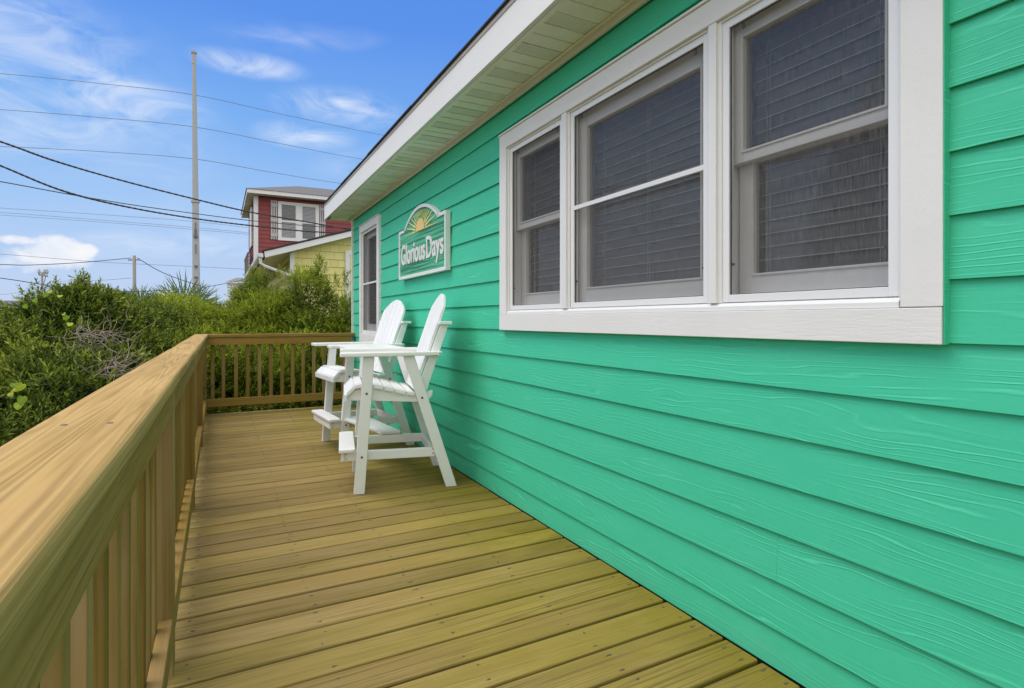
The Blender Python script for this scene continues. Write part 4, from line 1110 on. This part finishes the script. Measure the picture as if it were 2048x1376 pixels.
def red_house():
    Y = 22.0
    def P(u, v, y=Y): p = at_y(u, v, y); return p[0], p[2]
    xL = P(507.5, 400)[0]; xR = xL+9.5
    zt = P(516, 391)[1]; zb = -2.4
    root = empty('red_house', (xL+4, Y+3, zb)); tag(root, 'red clapboard upper storey with grey shutters behind the yellow house', 'house')
    def b(mb, name, m_, parent=root, bev=0., fixn=True): return shift(mb, xL+4, Y+3, zb).build(name, m_, parent, bevel=bev, fixn=fixn)
    depth = 4.6
    mb = MB(); lap_wall(mb, xL+.12, xR, Y, zb, zt, .150)
    mb.box(xL+.06, xR, Y+.035, Y+depth, zb, zt-.02, .5)
    z = zb
    while z < zt:   # side wall boards (facing -X)
        z1 = min(z+.150, zt); mb.add([(xL+.02,Y+.1,z),(xL+.02,Y+depth,z),(xL+.045,Y+depth,z1),(xL+.045,Y+.1,z1)], [(0,1,2,3)], R.random()); z = z1
    b(mb, 'wall', RED)
    cx1 = P(516.3, 400)[0]
    mb = MB(); mb.box(xL, cx1, Y-.03, Y+.03, zb, zt-.01); mb.box(xL-.0, xL+.03, Y+.031, Y+.16, zb, zt-.01); b(mb, 'corner_board', HTRIM)
    # eaves
    Ye = Y-.48; xe = at_y(494.0, 380, Ye)[0]; ze0 = at_y(494, 384.5, Ye)[2]; ze1 = at_y(494, 376.8, Ye)[2]
    Yb = Y+depth+.5
    mb = MB(); mb.box(xe, xR+.5, Ye, Ye+.03, ze0, ze1); mb.box(xe, xe+.03, Ye+.0305, Yb, ze0, ze1); b(mb, 'fascia', HTRIM)
    b(MB().box(xe+.03, xR+.5, Ye+.03, Yb, ze0+.02, ze0+.05), 'soffit', BEIGE)
    # hipped roof
    pk = P(600.5, 368, Y+1.9)
    hx = (pk[0], Y+1.9+.4, pk[1]); 
    a0 = (xe-.03, Ye-.03, ze1+.004); a1 = (xR+.5, Ye-.03, ze1+.004); a2 = (xR+.5, Yb, ze1+.004); a3 = (xe-.03, Yb, ze1+.004)
    lo = P(676.8, 376.0, Y+1.9)
    r2 = (xR-2.0, hx[1], hx[2]+.02)
    vs = [a0, a1, a2, a3, hx, r2]
    sub = MB(); sub.add(vs, [(0,1,5,4),(1,2,5),(2,3,4,5),(3,0,4)], .5); b(sub, 'roof', GROOF)
    # window pair
    wx0, wx1 = P(556, 440)[0], P(638, 440)[0]; wz1, wz0 = P(556, 402.6)[1], P(556, 480.5)[1]
    wf = MB(); t_ = .11
    wf.box(wx0, wx0+t_, Y-.045, Y-.002, wz0, wz1); wf.box(wx1-t_, wx1, Y-.045, Y-.002, wz0, wz1)
    wf.box(wx0+t_, wx1-t_, Y-.044, Y-.002, wz0, wz0+t_); wf.box(wx0+t_, wx1-t_, Y-.044, Y-.002, wz1-t_, wz1)
    m0, m1 = P(592.5, 440)[0], P(603.5, 440)[0]; wf.box(m0, m1, Y-.043, Y-.002, wz0+t_, wz1-t_)
    win = b(wf, 'window', HTRIM)
    for (u0, u1, blind_up) in ((562, 592.5, True), (603.5, 632, False)):
        x0, x1 = P(u0, 440)[0], P(u1, 440)[0]; zm = (wz0+wz1)/2; g = .022
        s_ = MB()
        s_.box(x0, x0+g, Y-.03, Y-.003, wz0+t_, wz1-t_); s_.box(x1-g, x1, Y-.03, Y-.003, wz0+t_, wz1-t_); s_.box(x0+g, x1-g, Y-.03, Y-.003, zm-.03, zm+.03)
        b(s_, 'sash', HTRIM, win)
        gl = MB(); gl.box(x0+g, x1-g, Y-.010, Y-.002, wz0+t_, zm-.03); gl.box(x0+g, x1-g, Y-.010, Y-.002, zm+.03, wz1-t_); b(gl, 'pane', PANE, win)
        bl = MB(); z = wz0+t_+.02
        top = wz1-t_
        while z < top:
            hide = (blind_up and z > zm+.0 and False)
            if (blind_up and z < zm-.05) or ((not blind_up) and z > zm): bl.box(x0+g, x1-g, Y-.016, Y-.0105, z, z+.030)
            else: bl.box(x0+g, x1-g, Y-.016, Y-.0105, z+.01, z+.016)
            z += .048
        b(bl, 'blind', BLIND2, win)
    for (u0, u1) in ((541, 555.2), (638.8, 651)):
        x0, x1 = P(u0, 440)[0], P(u1, 440)[0]; s_ = MB(); n = 3; wd = (x1-x0)/n
        for k in range(n): s_.box(x0+k*wd+.012, x0+(k+1)*wd-.012, Y-.035, Y-.005, wz0+.02, wz1+.02)
        for zz in (wz0+.12, (wz0+wz1)/2-.05, wz1-.22): s_.box(x0+.005, x1-.005, Y-.055, Y-.036, zz, zz+.12)
        b(s_, 'shutter', GREYSH)
    # side windows (seen edge on) and a porch rail
    s_ = MB(); s_.box(xL-.03, xL+.02, Y+1.3, Y+2.3, wz0-.1, wz1-.05); b(s_, 'side_window', HTRIM)
    s_ = MB(); s_.box(xL-.015, xL+.01, Y+3.0, Y+3.9, wz0-.1, wz1-.05); b(s_, 'side_window', PANE)
    s_ = MB()
    pz = P(494, 521)[1]
    s_.box(xL-.16, xL-.10, Y+1.2, Y+4.2, pz+.35, pz+.43); s_.box(xL-.16, xL-.10, Y+1.2, Y+4.2, pz-.6, pz-.5)
    for k in range(18): s_.box(xL-.145, xL-.115, Y+1.2+k*.17, Y+1.24+k*.17, pz-.5, pz+.35)
    b(s_, 'porch_rail', simple('porch_wood', (.24,.20,.16), .8))
red_house()

def yellow_house():
    Y = 14.0
    def P(u, v, y=Y): p = at_y(u, v, y); return p[0], p[2]
    xL = P(580, 520)[0]; xR = xL+6; zb = -2.4
    Yr = Y-.30
    # rake line
    a = P(530.0, 515.0, Yr); c = P(705, 472.3, Yr); a_t = P(528.5, 503.0, Yr); c_t = P(705, 461.2, Yr)
    k = (c[1]-a[1])/(c[0]-a[0]); kt = (c_t[1]-a_t[1])/(c_t[0]-a_t[0])
    rx = a[0]+3.6
    root = empty('yellow_house', (xL+3, Y+3, zb)); tag(root, 'yellow shingled house with low sloping roof and white gutter behind the bushes', 'house')
    def b(mb, name, m_, parent=root, bev=0., fixn=True): return shift(mb, xL+3, Y+3, zb).build(name, m_, parent, bevel=bev, fixn=fixn)
    def zr(x): return a[1]+k*(x-a[0])
    def ztp(x): return a_t[1]+kt*(x-a_t[0])
    mb = MB()
    # front wall (facing -Y), shingle courses with stepped butts
    z = zb; ex = .184
    topx = rx
    while z < zr(rx)+.1:
        zt = z+ex
        # left edge where the roof cuts
        xs0 = xL+.05
        zc = zr(xs0)
        x0 = xs0 if z < zc else min(rx, a[0]+(z-a[1])/k)
        if x0 < rx: mb.add([(x0,Y,z),(rx,Y,z),(rx,Y+.016,zt),(x0,Y+.016,zt),(x0,Y+.03,z),(rx,Y+.03,z)], [(0,1,2,3),(0,4,5,1)], R.random())
        z = zt
    mb.prism([(xL+.06, zb), (rx, zb), (rx, zr(rx)), (xL+.06, zr(xL+.06))], Y+.035, Y+8, 'y')
    b(mb, 'wall', SHAKE)
    cx = P(588.6, 520)[0]
    mb = MB(); mb.prism([(xL, zb), (cx, zb), (cx, zr(cx)-.02), (xL, zr(xL)-.02)], Y-.02, Y+.05, 'y'); b(mb, 'corner_board', HTRIM)
    wt, wb_, wx = P(690, 501)[1], P(690, 640)[1], P(690.6, 540)[0]
    mb = MB(); mb.box(wx, wx+.10, Y-.03, Y-.003, wb_, wt); mb.box(wx+.10, wx+1.2, Y-.029, Y-.003, wt-.10, wt); mb.box(wx+1.2, wx+1.3, Y-.03, Y-.003, wb_, wt); w_ = b(mb, 'window', HTRIM)
    mb = MB(); mb.box(wx+.10, wx+1.2, Y-.012, Y-.004, wb_, wt-.10); b(mb, 'shade', simple('window_shade', (.66,.60,.30), .5), w_)
    mb = MB(); mb.prism([(a[0], a[1]), (rx, zr(rx)), (rx, ztp(rx)), (a_t[0], a_t[1])], Yr, Yr+.03, 'y'); b(mb, 'rake_board', HTRIM)
    mb = MB(); mb.prism([(a_t[0]-.05, a_t[1]-.01), (rx, ztp(rx)+.005), (rx, ztp(rx)+.05), (a_t[0]-.05, a_t[1]+.025)], Yr-.02, Y+8, 'y'); b(mb, 'roof', SHING)
    mb = MB(); mb.prism([(a[0]+.02, a[1]+.01), (rx, zr(rx)+.02), (rx, zr(rx)+.05), (a[0]+.02, a[1]+.04)], Yr+.03, Y+8, 'y'); b(mb, 'soffit', BEIGE)
    # gutter along the left eave
    g0 = a_t[0]-.02; gz = a_t[1]-.02
    mb = MB(); mb.prism([(g0-.11, gz-.02), (g0-.10, gz-.08), (g0-.06, gz-.11), (g0, gz-.11), (g0, gz-.02)], Yr, Y+8, 'y'); b(mb, 'gutter', HTRIM)
    # diagonal downspout from the gutter back to the wall
    p0 = Vector((g0-.05, Yr+.10, gz-.11)); p1 = Vector((g0-.04, Yr+.12, gz-.24)); q = P(584, 553, Y-.05); p3 = Vector((q[0], Y-.06, q[1])); p4 = Vector((q[0], Y-.06, zb+.1))
    p2 = p1.lerp(p3, .12)+Vector((0, 0, -.02))
    mb = MB(); mb.tube([p0, p1, p2, p3, p3+Vector((.02, 0, -.08)), p4+Vector((.02, 0, 0))], .035, 8); b(mb, 'downspout', HTRIM)
    # service cable looped under the eave
    mb = MB(); c0 = P(537, 548, Y-.15); c1 = P(572, 531, Y-.1); mb.tube([(c0[0], Y-.15, c0[1]), ((c0[0]+c1[0])/2, Y-.12, (c0[1]+c1[1])/2-.03), (c1[0], Y-.1, c1[1]), (c1[0]+.06, Y-.06, c1[1]-.2)], .008, 5); b(mb, 'service_cable', BOLT)
yellow_house()

# far houses
def far_house(name, label, u0, u1, vt, ve, vb, d, roofc, wallc, roof_only=False):
    p0, p1 = Vector(at_d(u0, ve, d)), Vector(at_d(u1, ve, d)); zt = at_d(u0, vt, d)[2]
    root = empty(name, (*((p0+p1)/2)[:2], -2.45)); tag(root, label, 'house')
    o = ((p0+p1)/2)
    dirx = (p1-p0); dirx.z = 0; L = dirx.length; dirx.normalize(); dy = Vector((-dirx.y, dirx.x, 0))
    def F(a, b, z): return (p0+dirx*a+dy*b-Vector((o.x, o.y, 0))).to_tuple()[:2]+(z+2.45,)
    ov = .03*L
    vs = [F(ov,.3,-2.4), F(L-ov,.3,-2.4), F(L-ov,6,-2.4), F(ov,6,-2.4), F(ov,.3,p0.z), F(L-ov,.3,p0.z), F(L-ov,6,p0.z), F(ov,6,p0.z)]
    MB().add(vs, [(0,3,2,1),(4,5,6,7),(0,1,5,4),(1,2,6,5),(2,3,7,6),(3,0,4,7)]).build('wall', wallc, root)
    vs = [F(0,0,p0.z), F(L,0,p0.z), F(L,6.3,p0.z), F(0,6.3,p0.z), F(0,3.1,zt), F(L,3.1,zt)]
    MB().add(vs, [(0,1,5,4),(3,4,5,2),(0,4,3),(1,2,5),(0,3,2,1)]).build('roof', roofc, root)
    vs = [F(-.02*L,-.05,p0.z-.18), F(L*1.0,-.05,p0.z-.18), F(L,-.05,p0.z), F(-.02*L,-.05,p0.z), F(-.02*L,-.01,p0.z-.18), F(L,-.01,p0.z-.18), F(L,-.01,p0.z), F(-.02*L,-.01,p0.z)]
    MB().add(vs, [(0,3,2,1),(4,5,6,7),(0,1,5,4),(1,2,6,5),(2,3,7,6),(3,0,4,7)]).build('fascia', HTRIM, root)
    return root, F, L, p0, zt
far_house('distant_house', 'dark grey roof showing behind the hedge at the left edge', -70, 42, 598, 617, 625, 40, simple('far_roof', (.10,.10,.11), .9), HTRIM)
r_, F, L_, p0_, zt_ = far_house('distant_house', 'small white house with grey roof far off, right of the tall pole', 450, 512, 552, 564, 600, 75, simple('far_roof_grey', (.17,.19,.18), .9), simple('far_wall', (.66,.68,.68), .8))
for (a, b_) in ((1.1, .9), (2.2, 1.0)):
    zc = p0_.z-1.25
    MB().add([F(a,.27,zc-.45), F(a+.7,.27,zc-.45), F(a+.7,.27,zc+.35), F(a,.27,zc+.35), F(a,.29,zc-.45), F(a+.7,.29,zc-.45), F(a+.7,.29,zc+.35), F(a,.29,zc+.35)],
             [(0,3,2,1),(4,5,6,7),(0,1,5,4),(1,2,6,5),(2,3,7,6),(3,0,4,7)]).build('window', simple('far_shutter', (.42,.30,.26), .7), r_)

# ------------------------------------------------------------------ poles and wires
STEEL = simple('galvanised_steel', (.37,.38,.40), .7, .03, 1.2, stretch=(2, 2, .4))
WOODP = simple('pole_wood', (.26,.235,.22), .9, .2, 6, stretch=(3, 3, .3))
def mono():
    d = 46.0; pt = Vector(at_d(388, 106, d)); pb = Vector(at_d(394, 600, d)); x, y = pb.x, pb.y
    root = empty('transmission_pole', (x, y, -2.45)); tag(root, 'very tall tapering grey metal pole above the hedge', 'utility pole')
    H_ = pt.z+2.45
    def rr(v): return (4.4+(v-110)/490*3.6)*.5*2/2*d/FPX*1.0
    top = (pt.x-x, pt.y-y, H_)
    mid = Vector(top)*((at_d(390, 403, d)[2]+2.45)/H_)
    r0, rm, r1 = 7.8/FPX*d, 5.9/FPX*d, 3.4/FPX*d
    MB().tube([(0,0,0), mid, ], [r0, rm], 20).build('lower_shaft', STEEL, root)
    MB().tube([mid, top], [rm*.93, r1], 20).build('upper_shaft', STEEL, root)
    MB().tube([mid-Vector((0,0,.10)), mid+Vector((0,0,.10))], [rm*1.35, rm*1.35], 16).build('flange_ring', STEEL, root)
    tp = Vector(top); MB().tube([tp-Vector((0,0,.05)), tp+Vector((0,0,.10))], [r1*1.5, r1*1.6], 12).build('top_plate', STEEL, root)
    MB().tube([tp-Vector((0,0,.9)), tp-Vector((0,0,.2))], [r1*1.18, r1*1.2], 12).build('collar', STEEL, root)
    dk = simple('pole_bracket', (.16,.15,.14), .8)
    toward = Vector((-x, -y, 0)).normalized()
    for v, hh, ww in ((467, .30, .10), (473.5, .10, .16), (498, .38, .03), (533, .07, .12), (555, .05, .14), (452, .25, .03)):
        z = at_d(392, v, d)[2]+2.45; f = z/H_; c0 = Vector(top)*f; c0.z = z; rad_ = r0+(rm-r0)*min(1, z/mid.z)
        c1 = c0+toward*rad_; sd_ = Vector((toward.y, -toward.x, 0))
        vs = []
        for s1 in (-.02, .22):
            for (a, b) in ((-1,-1),(1,-1),(1,1),(-1,1)): vs.append(c1+toward*s1+sd_*a*ww+Vector((0,0,b*hh)))
        MB().add(vs, [(0,1,2,3),(7,6,5,4),(0,4,5,1),(1,5,6,2),(2,6,7,3),(3,7,4,0)]).build('bracket', dk, root)
    return (x+mid.x*.5, y)
mono()
def wpole(name, label, u, vt, d, rpx, arm=None):
    p = at_d(u, vt, d); H_ = p[2]+2.45
    root = empty(name, (p[0], p[1], -2.45)); tag(root, label, 'utility pole', 'wooden utility poles beyond the hedge')
    r_ = rpx/FPX*d
    MB().tube([(0,0,0),(.02,0,H_*.5),(0,0,H_)], [r_*1.25, r_*1.1, r_], 10).build('shaft', WOODP, root, smooth=True)
    sd_ = Vector((CA, -SA, 0))
    if arm:
        hw = arm/FPX*d; z = H_-.35
        MB().tube([tuple(-sd_*hw*1.1+Vector((0,0,z+.08))), tuple(sd_*hw*1.9+Vector((0,0,z-.12)))], .09, 6).build('crossarm', WOODP, root)
        MB().tube([tuple(Vector((0,0,z-1.9))), tuple(sd_*hw*1.3+Vector((0,0,z-.1)))], .05, 5).build('brace', WOODP, root)
        for f in (-.95, .85, 1.7):
            c0 = sd_*hw*f+Vector((0,0,z+.05)); MB().tube([tuple(c0), tuple(c0+Vector((0,0,.35))), tuple(c0+Vector((0,0,.7)))], [.06, .17, .08], 8).build('insulator', STEEL, root)
    else:
        for s_ in (-1, 1): MB().tube([tuple(Vector((0,0,H_-.22))), tuple(sd_*s_*.33+Vector((0,0,H_-.24)))], .035, 6).build('bracket', WOODP, root)
wpole('wooden_pole', 'plain wooden pole with service wires at its top, between hedge and tall pole', 268.5, 511, 30, 2.9)
wpole('wooden_pole', 'small distant wooden pole carrying a crossarm with insulators', 84, 545, 70, 1.8, arm=6)
WIREM = simple('wire_dark', (.035,.035,.04), .6)
WIREG = simple('wire_grey', (.16,.17,.20), .6)
def wire(name, label, pts, r, m_, grp, cat='wire', twist=False):
    """pts: (u,v,d) control points; smooth curve through them"""
    P_ = [Vector(at_d(*p)) for p in pts]; out = []
    if pts[0][0] < 0: P_.insert(0, P_[0]+(P_[0]-P_[1])*5)      # the span goes on to its next pole
    n = len(P_)
    for i in range(n-1):
        a = P_[max(i-1, 0)]; b = P_[i]; c = P_[i+1]; e = P_[min(i+2, n-1)]
        for k in range(10):
            t_ = k/10; out.append(.5*((2*b)+(-a+c)*t_+(2*a-5*b+4*c-e)*t_*t_+(-a+3*b-3*c+e)*t_**3))
    out.append(P_[-1]); o = out[0].copy()
    mb = MB(); rel = [p-o for p in out]
    if twist:
        dense = []
        for i in range(len(rel)-1):
            for k in range(8): dense.append(rel[i].lerp(rel[i+1], k/8))
        for s_ in (0, math.pi):
            q = [p+Vector((0, math.cos(i*.42+s_), math.sin(i*.42+s_)))*r*.30 for i, p in enumerate(dense)]
            mb.tube(q, r*.85, 6)
    else: mb.tube(rel, r, 5)
    x = mb.build(name, m_, None, smooth=True); x.location = o
    tag(x, label, cat, grp); return x
G1 = 'thin power lines held by the tall pole'
wire('power_line', 'uppermost thin power line crossing the tall pole', [(-260,128,40),(0,147,43),(200,167,45),(389,190,46),(580,232,52),(765,270,60),(900,292,66)], .022, WIREG, G1)
wire('power_line', 'second thin power line from the top crossing the tall pole', [(-260,204,40),(0,219,43),(200,235,45),(389,254,46),(560,287,52),(728,319,60),(900,344,66)], .022, WIREG, G1)
wire('power_line', 'third thin power line from the top crossing the tall pole', [(-260,284,40),(0,293,43),(200,303,45),(389,318,46),(540,344,52),(682,367,60),(900,396,66)], .022, WIREG, G1)
G2 = 'fine distant wires low in the sky'
wire('distant_wire', 'upper of the fine wires passing behind the tall pole at the red house eave', [(-200,404,60),(0,416,62),(200,429,64),(389,443,66),(520,458,70),(620,466,74)], .020, WIREG, G2)
wire('distant_wire', 'fine wire just under the topmost of the low group behind the tall pole', [(-200,415,60),(0,425,62),(200,440,64),(389,455,66),(520,468,70),(620,478,74)], .020, WIREG, G2)
wire('distant_wire', 'lowest of the three close fine wires behind the tall pole', [(-200,419,61),(0,430,63),(200,444,65),(389,459,67),(520,471,71),(620,482,75)], .020, WIREG, G2)
wire('distant_wire', 'fine wire crossing the cumulus cloud and running right past both poles', [(-200,496,55),(0,508,57),(200,524,59),(389,533,61),(520,540,63)], .020, WIREG, G2)
G3 = 'wires tied to the wooden pole'
wire('service_wire', 'wire sagging from the left edge up to the top of the wooden pole', [(-160,526,26),(0,529,27),(60,530,28),(160,525,29),(262,516,30)], .018, WIREM, G3)
wire('service_wire', 'wire dropping from the wooden pole top to the right behind the tall pole', [(275,516,30),(315,540,32),(355,557,33),(400,571,34)], .020, WIREM, G3)
wire('service_wire', 'slack wire low over the hedge from left edge past both poles to the white house', [(-160,540,26),(0,556,27),(120,574,28),(230,582,29),(300,582,30),(389,577,34),(450,567,38),(520,553,42)], .020, WIREM, G3)
wire('service_wire', 'faint wire from the crossarm pole to the wooden pole', [(-120,592,30),(30,586,50),(110,564,60),(180,562,45),(262,556,30)], .012, WIREG, G3)
G4 = 'heavy black cables running to the yellow house'
wire('black_cable', 'upper twisted black cable crossing the sky to the yellow house', [(-220,212,7.5),(0,283,8.5),(110,322,9),(240,360,9.8),(389,398,11),(500,424,12),(620,445,13.2),(760,470,14.5)], .0145, WIREM, G4, 'cable', True)
wire('black_cable', 'lower twisted black cable crossing the sky to the yellow house', [(-220,240,7.5),(0,331,8.5),(130,383,9),(260,415,9.8),(389,437,11),(500,451,12),(620,463,13),(760,469,14.5)], .0145, WIREM, G4, 'cable', True)
wire('black_cable', 'slimmer black cable crossing between the two twisted ones', [(-220,325,8),(0,363,9),(130,387,9.6),(260,409,10.5),(389,427,11.5),(500,441,12.2),(620,452,13),(720,458,14)], .0085, WIREM, G4, 'cable')
